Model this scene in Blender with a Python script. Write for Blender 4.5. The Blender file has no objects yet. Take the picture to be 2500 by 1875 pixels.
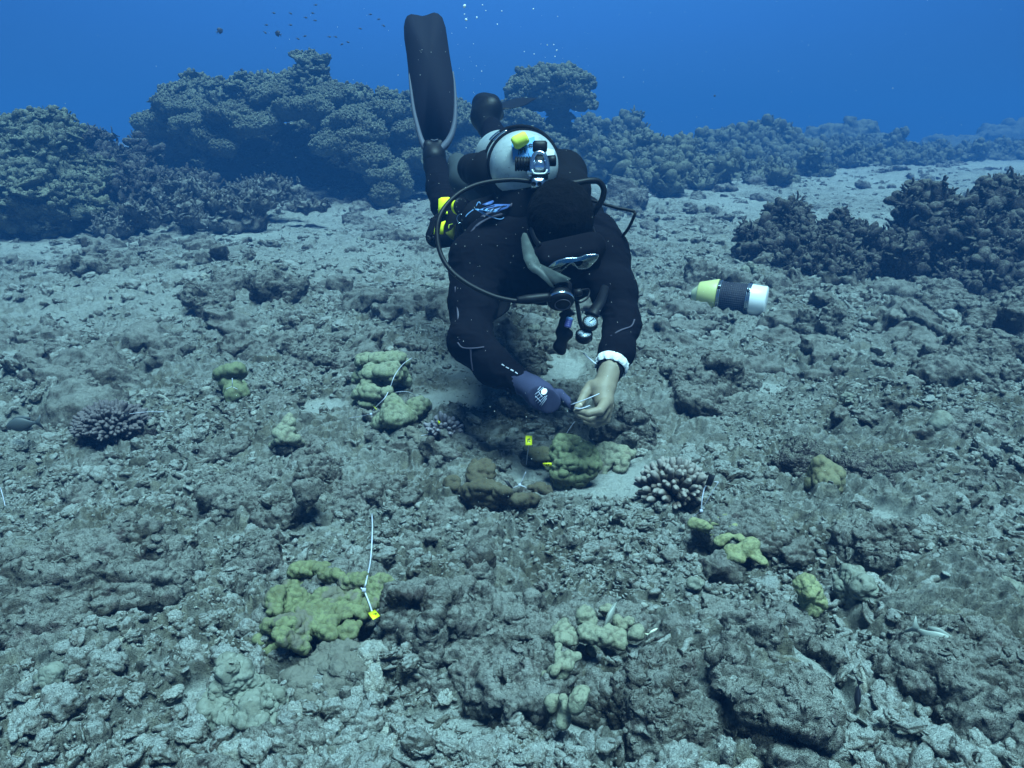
import bpy, math, random, time
import numpy as np
T0 = time.time()
random.seed(7)
RNG = np.random.default_rng(11)
S = bpy.context.scene
C = S.collection
# ------------------------------------------------------------------ camera, water light, sun
CAM = np.array([0.0, 0.0, 0.9]); PITCH = math.radians(17.2); FPX = 1962.0
cd = bpy.data.cameras.new('camera'); cam = bpy.data.objects.new('camera', cd); C.objects.link(cam)
cd.sensor_width = 36; cd.lens = FPX / 2500 * 36; cd.clip_start = 0.02; cd.clip_end = 400
cam.location = CAM; cam.rotation_euler = (math.pi / 2 - PITCH, 0, 0); S.camera = cam
S.view_settings.view_transform = 'Standard'; S.view_settings.look = 'None'
S.view_settings.exposure = 1.06; S.view_settings.gamma = 1.0
S.cycles.volume_bounces = 1; S.cycles.max_bounces = 6; S.cycles.diffuse_bounces = 3
S.cycles.use_denoising = True

W = bpy.data.worlds.new('World'); S.world = W; W.use_nodes = True
nt = W.node_tree; nt.nodes.clear()
wo = nt.nodes.new('ShaderNodeOutputWorld'); bg = nt.nodes.new('ShaderNodeBackground')
tc = nt.nodes.new('ShaderNodeTexCoord'); sp = nt.nodes.new('ShaderNodeSeparateXYZ'); cr = nt.nodes.new('ShaderNodeValToRGB')
mr = nt.nodes.new('ShaderNodeMapRange'); mr.inputs[1].default_value = -1; mr.inputs[2].default_value = 1
nt.links.new(tc.outputs['Generated'], sp.inputs[0]); nt.links.new(sp.outputs[2], mr.inputs[0])
nt.links.new(mr.outputs[0], cr.inputs[0]); sq = nt.nodes.new('ShaderNodeMath'); sq.operation = 'MULTIPLY'; nt.links.new(sp.outputs[0], sq.inputs[0]); nt.links.new(sp.outputs[0], sq.inputs[1])
fr = nt.nodes.new('ShaderNodeMapRange'); nt.links.new(sq.outputs[0], fr.inputs[0]); fr.inputs[1].default_value = 0; fr.inputs[2].default_value = .5; fr.inputs[3].default_value = 1.12; fr.inputs[4].default_value = .42
nt.links.new(fr.outputs[0], bg.inputs[1]); nt.links.new(cr.outputs[0], bg.inputs[0]); nt.links.new(bg.outputs[0], wo.inputs[0])
el = cr.color_ramp.elements
stops = [(0.0, (.006, .012, .03)), (0.44, (.014, .035, .09)), (0.50, (.022, .076, .20)), (0.525, (.020, .092, .27)), (0.56, (.020, .104, .335)),
         (0.585, (.023, .118, .35)), (0.64, (.010, .045, .13)), (1.0, (.012, .035, .06))]
el[0].position = stops[0][0]; el[0].color = stops[0][1] + (1,)
el[1].position = stops[-1][0]; el[1].color = stops[-1][1] + (1,)
for p, c in stops[1:-1]:
    e = el.new(p); e.color = c + (1,)
bg.inputs[1].default_value = 1.0

sd = bpy.data.lights.new('sun', 'SUN'); sun = bpy.data.objects.new('sun', sd); C.objects.link(sun)
sd.energy = 5.0; sd.angle = math.radians(27); sd.color = (0.47, 0.90, 1.0)
sun.rotation_euler = (math.radians(14), math.radians(9), 0)

# ------------------------------------------------------------------ picture-to-place helpers
FW = np.array([0, math.cos(PITCH), -math.sin(PITCH)]); UP = np.array([0, math.sin(PITCH), math.cos(PITCH)]); RT = np.array([1.0, 0, 0])
def P(px, py, d):
    return CAM + d * (FW + (px - 1250) / FPX * RT - (py - 937.5) / FPX * UP)

# ------------------------------------------------------------------ noise
def _h(ix, iy, iz, s):
    h = (ix.astype(np.uint32) * np.uint32(374761393) + iy.astype(np.uint32) * np.uint32(668265263)
         + iz.astype(np.uint32) * np.uint32(2147483647 - 1274126177 & 0xffffffff) + np.uint32(s * 974711 & 0xffffffff))
    h ^= h >> np.uint32(13); h *= np.uint32(1274126177); h ^= h >> np.uint32(16); h *= np.uint32(2246822519); h ^= h >> np.uint32(13)
    return h
def _r(ix, iy, iz, s):
    return (_h(ix, iy, iz, s) & np.uint32(0xffffff)).astype(np.float32) / np.float32(0xffffff)
def _chunk(fn):
    def g(P_, *a, **k):
        n = len(P_)
        if n <= 200000: return fn(P_, *a, **k)
        o = [fn(P_[i:i + 200000], *a, **k) for i in range(0, n, 200000)]
        if isinstance(o[0], tuple): return tuple(np.concatenate(z) for z in zip(*o))
        return np.concatenate(o)
    return g
@_chunk
def noise(p, s=0):
    "smooth value noise in -1..1 of points (n,3)"
    f = np.floor(p); t = (p - f).astype(np.float32); i = f.astype(np.int64)
    t = t * t * t * (t * (t * 6 - 15) + 10)
    r = 0
    for a in (0, 1):
        wa = t[:, 0] if a else 1 - t[:, 0]
        for b in (0, 1):
            wb = wa * (t[:, 1] if b else 1 - t[:, 1])
            for c in (0, 1):
                r = r + wb * (t[:, 2] if c else 1 - t[:, 2]) * _r(i[:, 0] + a, i[:, 1] + b, i[:, 2] + c, s)
    return r * 2 - 1
def fbm(p, o=4, s=0, g=.5, ridge=False):
    r = 0; a = 1.0; t = 0
    q = p.astype(np.float64)
    for k in range(o):
        n = noise(q, s + k * 17)
        if ridge: n = 1 - 2 * np.abs(n)
        r = r + a * n; t += a; a *= g; q = q * 2.03 + 11.3
    return r / t
@_chunk
def worley(p, s=0, two=False):
    f = np.floor(p); i = f.astype(np.int64); n = len(p)
    b1 = np.full(n, 9, np.float32); b2 = b1.copy(); cid = np.zeros(n, np.float32)
    for a in (-1, 0, 1):
        for b in (-1, 0, 1):
            for c in (-1, 0, 1):
                j = i + (a, b, c)
                d = 0
                for k in range(3):
                    d = d + (j[:, k] + .15 + .7 * _r(j[:, 0], j[:, 1], j[:, 2], s + k + 1) - p[:, k]) ** 2
                m = d < b1
                b2 = np.where(m, b1, np.minimum(b2, d)); b1 = np.where(m, d, b1)
                if two: cid = np.where(m, _r(j[:, 0], j[:, 1], j[:, 2], s + 9), cid)
    if two: return np.sqrt(b1).astype(np.float32), np.sqrt(b2).astype(np.float32), cid
    return np.sqrt(b1).astype(np.float32)
def sstep(a, b, x):
    t = np.clip((x - a) / (b - a), 0, 1); return t * t * (3 - 2 * t)

# ------------------------------------------------------------------ meshes
def mesh_np(name, v, f, mat=None, smooth=True, attr=None, mats=None, mi=None):
    me = bpy.data.meshes.new(name)
    v = np.ascontiguousarray(v, np.float32); f = np.ascontiguousarray(f, np.int32); k = f.shape[1]
    me.vertices.add(len(v)); me.vertices.foreach_set('co', v.ravel())
    me.loops.add(f.size); me.loops.foreach_set('vertex_index', f.ravel())
    me.polygons.add(len(f)); me.polygons.foreach_set('loop_start', np.arange(0, f.size, k, dtype=np.int32))
    try: me.polygons.foreach_set('loop_total', np.full(len(f), k, np.int32))
    except Exception: pass
    me.update(calc_edges=True)
    if smooth: me.polygons.foreach_set('use_smooth', np.ones(len(f), bool))
    if mat: me.materials.append(mat)
    for m in mats or (): me.materials.append(m)
    if mi is not None: me.polygons.foreach_set('material_index', np.asarray(mi, np.int32))
    if attr is not None:
        for nm, a in attr.items():
            at = me.attributes.new(nm, 'FLOAT', 'POINT'); at.data.foreach_set('value', np.asarray(a, np.float32))
    return me
def link(name, me, parent=None, loc=None):
    o = bpy.data.objects.new(name, me); C.objects.link(o)
    if parent is not None: o.parent = parent
    if loc is not None: o.location = loc
    return o
def tag(o, label=None, cat=None, group=None, kind=None):
    if label: o['label'] = label
    if cat: o['category'] = cat
    if group: o['group'] = group
    if kind: o['kind'] = kind
    return o
def empty(name, loc, label, cat, group=None):
    o = bpy.data.objects.new(name, None); C.objects.link(o); o.location = loc; o.empty_display_size = .05
    return tag(o, label, cat, group)
def part(name, me, parent, label=None):
    "mesh given in world space, parented to a thing whose empty has no rotation"
    o = link(name, me, parent)
    base = np.zeros(3); q = parent
    while q is not None: base = base + np.array(q.location); q = q.parent
    me.transform(__import__('mathutils').Matrix.Translation(tuple(-base)))
    if label: o['label'] = label
    return o
def quads2tris(f):
    return np.concatenate([f[:, [0, 1, 2]], f[:, [0, 2, 3]]])
def join(ms):
    "list of (v,f) all tris or quads -> one, as tris"
    V = []; F = []; n = 0
    for v, f in ms:
        f = np.asarray(f)
        if f.shape[1] == 4: f = quads2tris(f)
        V.append(np.asarray(v)); F.append(f + n); n += len(v)
    return np.concatenate(V), np.concatenate(F)
def surfnet(F, org, h):
    "surface of F=0 (negative inside) on a regular grid, naive surface nets"
    F = F.astype(np.float32); nx, ny, nz = F.shape; In = F < 0
    cs = (nx - 1, ny - 1, nz - 1)
    acc = [np.zeros(cs, np.float32) for _ in range(3)]; cnt = np.zeros(cs, np.float32); faces = []
    crosses = []
    for ax in range(3):
        sl0 = [slice(None)] * 3; sl1 = [slice(None)] * 3; sl0[ax] = slice(0, -1); sl1[ax] = slice(1, None)
        A = F[tuple(sl0)]; B = F[tuple(sl1)]; m = (In[tuple(sl0)] != In[tuple(sl1)])
        idx = np.argwhere(m); a = A[m]; b = B[m]; t = a / (a - b)
        crosses.append((ax, idx, In[tuple(sl0)][m]))
        o1, o2 = [k for k in range(3) if k != ax]
        for d1 in (0, 1):
            for d2 in (0, 1):
                c = idx.copy(); c[:, o1] -= d1; c[:, o2] -= d2
                ok = (c[:, o1] >= 0) & (c[:, o2] >= 0) & (c[:, o1] < cs[o1]) & (c[:, o2] < cs[o2])
                cc = c[ok]; ii = idx[ok]
                fl = np.ravel_multi_index(cc.T, cs)
                for k in range(3):
                    val = ii[:, k].astype(np.float32) + (t[ok] if k == ax else 0)
                    acc[k].ravel()[:] += np.bincount(fl, val, minlength=cnt.size).astype(np.float32)
                cnt.ravel()[:] += np.bincount(fl, minlength=cnt.size)
    used = cnt > 0; num = np.full(cs, -1, np.int64); num[used] = np.arange(used.sum())
    v = np.stack([a[used] / cnt[used] for a in acc], 1) * h + org
    for ax, idx, inside in crosses:
        o1, o2 = [(1, 2), (2, 0), (0, 1)][ax]
        ok = (idx[:, o1] > 0) & (idx[:, o2] > 0) & (idx[:, o1] < cs[o1]) & (idx[:, o2] < cs[o2])
        i = idx[ok]; s = inside[ok]
        def cell(d1, d2):
            c = i.copy(); c[:, o1] -= d1; c[:, o2] -= d2; return num[c[:, 0], c[:, 1], c[:, 2]]
        q = np.stack([cell(1, 1), cell(0, 1), cell(0, 0), cell(1, 0)], 1)
        q[~s] = q[~s][:, ::-1]
        faces.append(q)
    return v, np.concatenate(faces)
def sdf_mesh(fn, lo, hi, h):
    lo = np.asarray(lo, float); hi = np.asarray(hi, float)
    n = np.maximum(((hi - lo) / h).astype(int) + 2, 4)
    ax = [lo[k] + np.arange(n[k]) * h for k in range(3)]
    G = np.stack(np.meshgrid(*ax, indexing='ij'), -1).reshape(-1, 3)
    F = fn(G).reshape(n).astype(np.float32); B = h
    for a_ in range(3):
        for e_ in (0, -1):
            sl = [slice(None)] * 3; sl[a_] = e_; F[tuple(sl)] = np.maximum(F[tuple(sl)], B)
    return surfnet(F, lo, h)
def vnormals(v, f):
    if f.shape[1] == 4: fn = np.cross(v[f[:, 2]] - v[f[:, 0]], v[f[:, 3]] - v[f[:, 1]])
    else: fn = np.cross(v[f[:, 1]] - v[f[:, 0]], v[f[:, 2]] - v[f[:, 0]])
    n = np.zeros_like(v)
    for k in range(f.shape[1]):
        for c in range(3): n[:, c] += np.bincount(f[:, k], fn[:, c], minlength=len(v))
    return n / (np.linalg.norm(n, axis=1, keepdims=True) + 1e-12)
def subdiv(v, f, it=1):
    for _ in range(it):
        k = f.shape[1]; n = len(v)
        e = np.stack([np.minimum(f, np.roll(f, -1, 1)), np.maximum(f, np.roll(f, -1, 1))], -1).reshape(-1, 2)
        key = e[:, 0].astype(np.int64) * n + e[:, 1]; u, inv = np.unique(key, return_inverse=True); inv = inv.reshape(-1, k)
        mid = (v[u // n] + v[u % n]) / 2; m = inv + n
        if k == 4:
            c = v[f].mean(1); ci = n + len(mid) + np.arange(len(f)); v = np.concatenate([v, mid, c])
            f = np.concatenate([np.stack([f[:, j], m[:, j], ci, m[:, j - 1]], 1) for j in range(4)])
        else:
            v = np.concatenate([v, mid]); f = np.concatenate([np.stack([f[:, 0], m[:, 0], m[:, 2]], 1), np.stack([f[:, 1], m[:, 1], m[:, 0]], 1), np.stack([f[:, 2], m[:, 2], m[:, 1]], 1), m])
    return v, f
def vsmooth(v, f, it=1):
    e = np.concatenate([f[:, [k, (k + 1) % f.shape[1]]] for k in range(f.shape[1])]); e = np.concatenate([e, e[:, ::-1]])
    c = np.bincount(e[:, 0], minlength=len(v))[:, None]
    for _ in range(it):
        s = np.stack([np.bincount(e[:, 0], v[e[:, 1], k], minlength=len(v)) for k in range(3)], 1)
        v = .5 * v + .5 * s / np.maximum(c, 1)
    return v
# distance functions
def s_sph(p, c, r): return np.linalg.norm(p - c, axis=1) - r
def s_cap(p, a, b, ra, rb=None):
    rb = ra if rb is None else rb
    a = np.asarray(a, float); b = np.asarray(b, float)
    ba = b - a; t = np.clip(((p - a) @ ba) / (ba @ ba + 1e-12), 0, 1)
    return np.linalg.norm(p - a - t[:, None] * ba, axis=1) - (ra + (rb - ra) * t)
def s_ell(p, c, r, R=None):
    q = p - c
    if R is not None: q = q @ R
    r = np.asarray(r, float); k0 = np.linalg.norm(q / r, axis=1); k1 = np.linalg.norm(q / (r * r), axis=1)
    return k0 * (k0 - 1) / (k1 + 1e-9)
def smin(a, b, k):
    h = np.clip(.5 + .5 * (b - a) / k, 0, 1); return b * (1 - h) + a * h - k * h * (1 - h)
def smax(a, b, k): return -smin(-a, -b, k)
def frame(d, up=(0, 0, 1)):
    d = np.asarray(d, float); d = d / np.linalg.norm(d); x = np.cross(up, d)
    if np.linalg.norm(x) < 1e-4: x = np.array([1.0, 0, 0])
    x /= np.linalg.norm(x); y = np.cross(d, x); return np.stack([x, y, d], 1)   # columns
def catmull(pts, n=8):
    p = np.asarray(pts, float)
    if len(p) < 3: return np.array([p[0] + (p[1] - p[0]) * t for t in np.linspace(0, 1, n + 1)])
    q = np.vstack([2 * p[0] - p[1], p, 2 * p[-1] - p[-2]]); out = []
    for i in range(1, len(q) - 2):
        for t in np.linspace(0, 1, n, endpoint=False):
            out.append(.5 * ((2 * q[i]) + (-q[i - 1] + q[i + 1]) * t + (2 * q[i - 1] - 5 * q[i] + 4 * q[i + 1] - q[i + 2]) * t * t
                             + (-q[i - 1] + 3 * q[i] - 3 * q[i + 1] + q[i + 2]) * t ** 3))
    out.append(p[-1]); return np.array(out)
def tube(pts, r, seg=10, n=8, smooth=True, flat=None, up=(0, 0, 1)):
    "tube along points; r scalar or per control point; flat=(a,b) section scales. returns v, quads (ends closed by collapsing)"
    p = catmull(pts, n) if smooth else np.asarray(pts, float)
    r = np.atleast_1d(r).astype(float)
    rr = np.full(len(p), r[0]) if len(r) == 1 else np.interp(np.linspace(0, 1, len(p)), np.linspace(0, 1, len(r)), r)
    t = np.gradient(p, axis=0); t /= np.linalg.norm(t, axis=1, keepdims=True) + 1e-12
    x = np.cross(up, t[0]);
    if np.linalg.norm(x) < 1e-3: x = np.cross((1, 0, .1), t[0])
    x /= np.linalg.norm(x); V = []
    sa, sb = flat or (1, 1)
    rings = []
    for i in range(len(p)):
        x = x - t[i] * (x @ t[i]); x /= np.linalg.norm(x); y = np.cross(t[i], x)
        a = np.linspace(0, 2 * np.pi, seg, endpoint=False)
        rings.append(p[i] + rr[i] * (sa * np.cos(a)[:, None] * x + sb * np.sin(a)[:, None] * y))
    first = rings[0] * .0 + p[0]; last = rings[-1] * .0 + p[-1]
    rings = [first, rings[0] * .999 + p[0] * .001] + rings[1:-1] + [rings[-1], last]
    V = np.concatenate(rings); m = len(rings); F = []
    for i in range(m - 1):
        for j in range(seg):
            k = (j + 1) % seg; F.append((i * seg + j, i * seg + k, (i + 1) * seg + k, (i + 1) * seg + j))
    return V, np.array(F)
def lathe(prof, a, b, seg=32):
    "profile [(t, r)] where t in metres along axis from a toward b"
    a = np.asarray(a, float); d = np.asarray(b, float) - a; R = frame(d); ang = np.linspace(0, 2 * np.pi, seg, endpoint=False)
    rings = []
    for t, r in prof:
        rings.append(a + R[:, 2] * t + max(r, 1e-5) * (np.cos(ang)[:, None] * R[:, 0] + np.sin(ang)[:, None] * R[:, 1]))
    V = np.concatenate(rings); F = []
    for i in range(len(prof) - 1):
        for j in range(seg):
            k = (j + 1) % seg; F.append((i * seg + j, i * seg + k, (i + 1) * seg + k, (i + 1) * seg + j))
    return V, np.array(F)
def boxm(c, R, s, bev=.15):
    "rounded box: centre, 3x3 frame columns, half sizes"
    s = np.asarray(s, float); b = min(s) * bev; V = []; 
    n = 3
    lay = [(-s[2], s[0] - b, s[1] - b), (-s[2] + b, s[0], s[1]), (s[2] - b, s[0], s[1]), (s[2], s[0] - b, s[1] - b)]
    rings = []
    for z, x, y in lay:
        rings.append([(-x + b, -y, z), (x - b, -y, z), (x, -y + b, z), (x, y - b, z), (x - b, y, z), (-x + b, y, z), (-x, y - b, z), (-x, -y + b, z)])
    rings = [[(0, 0, -s[2])] * 8] + rings + [[(0, 0, s[2])] * 8]
    V = np.array(rings).reshape(-1, 3); F = []
    for i in range(len(rings) - 1):
        for j in range(8):
            k = (j + 1) % 8; F.append((i * 8 + j, i * 8 + k, (i + 1) * 8 + k, (i + 1) * 8 + j))
    return V @ np.asarray(R).T + c, np.array(F)
def extrude(poly, dirv):
    "closed 3d polygon (n,3) extruded along dirv both ways -> tris"
    p = np.asarray(poly, float); n = len(p); c = p.mean(0); d = np.asarray(dirv, float)
    V = np.concatenate([p - d, p + d, [c - d], [c + d]]); F = []
    for i in range(n):
        j = (i + 1) % n
        F += [(i, j, n + j), (i, n + j, n + i), (2 * n, j, i), (2 * n + 1, n + i, n + j)]
    return V, np.array(F)

# ------------------------------------------------------------------ materials
def mat(name, base, rough=.7, metal=0, spec=.5, bump=None, mix=None, spots=None, up=None, attr=None, coat=0, trans=0):
    """base colour; mix=(colour, scale, lo, hi) second colour by noise; spots=(colour, scale, thr) worley/noise patches;
    up=(colour, lo, hi, strength) sediment lying on upward faces; bump=[(scale, height)], attr=(name, colour)"""
    m = bpy.data.materials.new(name); m.use_nodes = True; n = m.node_tree; L = n.links; b = n.nodes['Principled BSDF']
    b.inputs['Roughness'].default_value = rough; b.inputs['Metallic'].default_value = metal
    b.inputs['Specular IOR Level'].default_value = spec
    if coat: b.inputs['Coat Weight'].default_value = coat
    if trans: b.inputs['Transmission Weight'].default_value = trans
    geo = n.nodes.new('ShaderNodeNewGeometry'); pos = geo.outputs['Position']
    def rgb(c): return tuple(c) + (1,)
    cur = n.nodes.new('ShaderNodeRGB'); cur.outputs[0].default_value = rgb(base); cur = cur.outputs[0]
    def mixc(fac, col):
        nonlocal cur
        x = n.nodes.new('ShaderNodeMix'); x.data_type = 'RGBA'
        L.new(fac, x.inputs[0]); L.new(cur, x.inputs[6]); x.inputs[7].default_value = rgb(col); cur = x.outputs[2]
    def mrange(src, lo, hi, top=1.0):
        r = n.nodes.new('ShaderNodeMapRange'); L.new(src, r.inputs[0]); r.inputs[1].default_value = lo; r.inputs[2].default_value = hi
        r.inputs[4].default_value = top; return r.outputs[0]
    def nz(scale, det=5, rg=.6):
        t = n.nodes.new('ShaderNodeTexNoise'); t.inputs['Scale'].default_value = scale; t.inputs['Detail'].default_value = det
        t.inputs['Roughness'].default_value = rg; L.new(pos, t.inputs['Vector']); return t.outputs[0]
    for mx in (mix or []):
        mixc(mrange(nz(mx[1]), mx[2], mx[3], mx[4] if len(mx) > 4 else 1.0), mx[0])
    if attr:
        for an, col in attr:
            a = n.nodes.new('ShaderNodeAttribute'); a.attribute_name = an; mixc(a.outputs['Fac'], col)
    if up:
        s = n.nodes.new('ShaderNodeSeparateXYZ'); L.new(geo.outputs['Normal'], s.inputs[0])
        ad = n.nodes.new('ShaderNodeMath'); ad.operation = 'MULTIPLY_ADD'; L.new(nz(38, 4), ad.inputs[0]); ad.inputs[1].default_value = .9
        L.new(s.outputs[2], ad.inputs[2])
        mixc(mrange(ad.outputs[0], up[1] + .45, up[2] + .45, up[3]), up[0])
    for spt in (spots or []):
        mixc(mrange(nz(spt[1], 2, .5), spt[2], spt[2] + .04, spt[3] if len(spt) > 3 else 1.0), spt[0])
    L.new(cur, b.inputs['Base Color'])
    nrm = None
    for sc, ht in (bump or []):
        bp = n.nodes.new('ShaderNodeBump'); bp.inputs['Distance'].default_value = ht; bp.inputs['Strength'].default_value = 1
        hsrc = nz(sc, 4, .65)
        if name in ('seabed', 'rubble', 'rock', 'dark_rock', 'reef'):
            bp.inputs['Distance'].default_value = ht * (.66 if name in ('reef', 'dark_rock') else .62)
            nd = hsrc.node; nd.noise_type = 'RIDGED_MULTIFRACTAL'; nd.inputs['Detail'].default_value = 3
            if 'Offset' in nd.inputs: nd.inputs['Offset'].default_value = .9
            if 'Gain' in nd.inputs: nd.inputs['Gain'].default_value = 1.6
        L.new(hsrc, bp.inputs['Height'])
        if nrm: L.new(nrm, bp.inputs['Normal'])
        nrm = bp.outputs[0]
    if nrm: L.new(nrm, b.inputs['Normal'])
    return m
SED = (.48, .51, .49)
M = {}
M['seabed'] = mat('seabed', (.35, .355, .32), .95, spec=.1, bump=[(70, .008), (200, .004), (520, .002)],
                  mix=[((.12, .11, .09), 1.1, .45, .62, .55), ((.15, .135, .10), 5, .42, .66), ((.33, .31, .23), 17, .5, .7, .7), ((.085, .075, .065), 46, .53, .66, .75), ((.10, .09, .075), 140, .55, .68, .6)],
                  up=(SED, .80, 1.05, .55), attr=[('sand', (.49, .51, .475))], spots=[((.50, .50, .44), 60, .73, .7)])
M['rubble'] = mat('rubble', (.35, .345, .31), .95, spec=.1, bump=[(120, .005), (420, .002)],
                  mix=[((.13, .115, .09), 9, .40, .62), ((.17, .135, .12), 30, .52, .7, .7), ((.09, .08, .07), 120, .52, .66, .7)],
                  attr=[('tone', (.09, .08, .065)), ('pale', (.50, .49, .42))], up=(SED, .5, 1.0, .7))
M['rock'] = mat('rock', (.29, .28, .25), .95, spec=.1, bump=[(60, .010), (170, .006), (420, .003)],
                mix=[((.12, .105, .085), 7, .42, .62), ((.15, .11, .11), 24, .55, .7, .7), ((.075, .065, .06), 60, .5, .64, .75), ((.09, .08, .07), 170, .53, .66, .6)], up=((.47, .48, .44), .55, 1.05, .65),
                spots=[((.42, .40, .38), 48, .74, .6)])
M['dark_rock'] = mat('dark_rock', (.115, .10, .095), .95, spec=.1, bump=[(40, .02), (140, .008)],
                     mix=[((.05, .042, .045), 6, .42, .6), ((.20, .18, .17), 14, .5, .68, .8), ((.28, .27, .24), 40, .56, .68, .7)], up=((.28, .28, .235), .5, 1.0, .6))
M['reef'] = mat('reef', (.20, .205, .155), .9, spec=.1, bump=[(25, .03), (80, .012)],
                mix=[((.12, .115, .085), 2.0, .45, .6), ((.27, .27, .17), 5, .5, .7, .6)], up=((.33, .345, .26), .35, .95, .6))

# ------------------------------------------------------------------ seabed shape
SANDS = [  # px,py centre, half sizes in px: open sand
    (1455, 1180, 200, 70), (1100, 1010, 100, 32), (780, 1020, 50, 22), (250, 760, 260, 90), (900, 640, 300, 60), (1850, 960, 90, 26),
    (1250, 930, 180, 40), (2150, 1290, 70, 30), (1020, 1560, 60, 90), (1450, 1780, 90, 50), (470, 1730, 55, 45), (1560, 480, 120, 40),
    (2150, 490, 200, 50), (700, 560, 160, 40), (1950, 830, 260, 40), (2000, 1720, 60, 110), (120, 1000, 60, 22), (1080, 1800, 120, 60)]
def gflat(px, py, z=0.0):
    d = FW + (px - 1250) / FPX * RT - (py - 937.5) / FPX * UP
    t = (z - CAM[2]) / d[2]; return CAM + d * t
def hbase(x, y):
    "large shape of the seabed, cheap: used for placing things"
    p = np.stack([x, y, 0 * x], 1)
    h = .045 * noise(p * .55 + 3.1, 5) + .03 * noise(p * 1.3, 6)
    h = h + .30 * sstep(7, 17, y) + .10 * sstep(17, 40, y)
    h = h + .10 * sstep(.9, 3.2, x) * sstep(4, 2, y) * .5
    h = h * sstep(.2, 1.6, np.hypot(x, y))
    return h
MOUNDS = []   # (x, y, rx, ry, height) low solid mounds that carry corals
def hm(x, y):
    h = hbase(x, y)
    for (mx, my, rx, ry, ht) in MOUNDS:
        q = ((x - mx) / rx) ** 2 + ((y - my) / ry) ** 2
        h = h + ht * np.clip(1 - q, 0, 1) ** 1.2
    return h
def sandmask(x, y):
    s = np.zeros_like(x)
    p = np.stack([x, y, 0 * x], 1)
    w = noise(p * 5, 31) * .35 + noise(p * 14, 32) * .18
    for (a, b, rx, ry) in SANDS:
        amt = .30 if b < 900 else .9
        c = gflat(a, b); e = gflat(a + rx, b); f0 = gflat(a, b - ry); f1 = gflat(a, b + ry)
        q = np.sqrt(((x - c[0]) / (e[0] - c[0])) ** 2 + ((y - (f0[1] + f1[1]) / 2) / ((f0[1] - f1[1]) / 2)) ** 2)
        s = np.maximum(s, amt * (sstep(1.25, .45, q + w * 1.3) if b < 900 else sstep(1.2, .8, q + w * .8)))
    far = sstep(.10, .5, noise(p * .7 + 9, 33) + w * .6) * (.5 + .5 * sstep(2.6, 4.2, y))
    return np.maximum(s, far * .42)
def ground_at(px, py):
    z = 0.0
    for _ in range(12):
        g = gflat(px, py, z); z = .5 * z + .5 * float(hm(np.array([g[0]]), np.array([g[1]]))[0])
    g[2] = z; return g
def mound(px, py, wpx, dep, ht):
    g = gflat(px, py); w = wpx / FPX * np.linalg.norm(g - CAM) / 2; MOUNDS.append((g[0], g[1], w, dep, ht))
mound(200, 1400, 430, .34, .10); mound(700, 1240, 300, .16, .05); mound(1150, 1500, 380, .20, .06)
mound(1770, 1700, 520, .20, .07); mound(2330, 1620, 420, .22, .09); mound(880, 1200, 170, .12, .05)
mound(640, 700, 330, .35, .06); mound(450, 880, 300, .3, .04); mound(1850, 960, 240, .3, .03)
mound(1820, 1300, 260, .16, .05); mound(2250, 1450, 260, .2, .05)
mound(230, 1700, 420, .18, .05)

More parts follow.
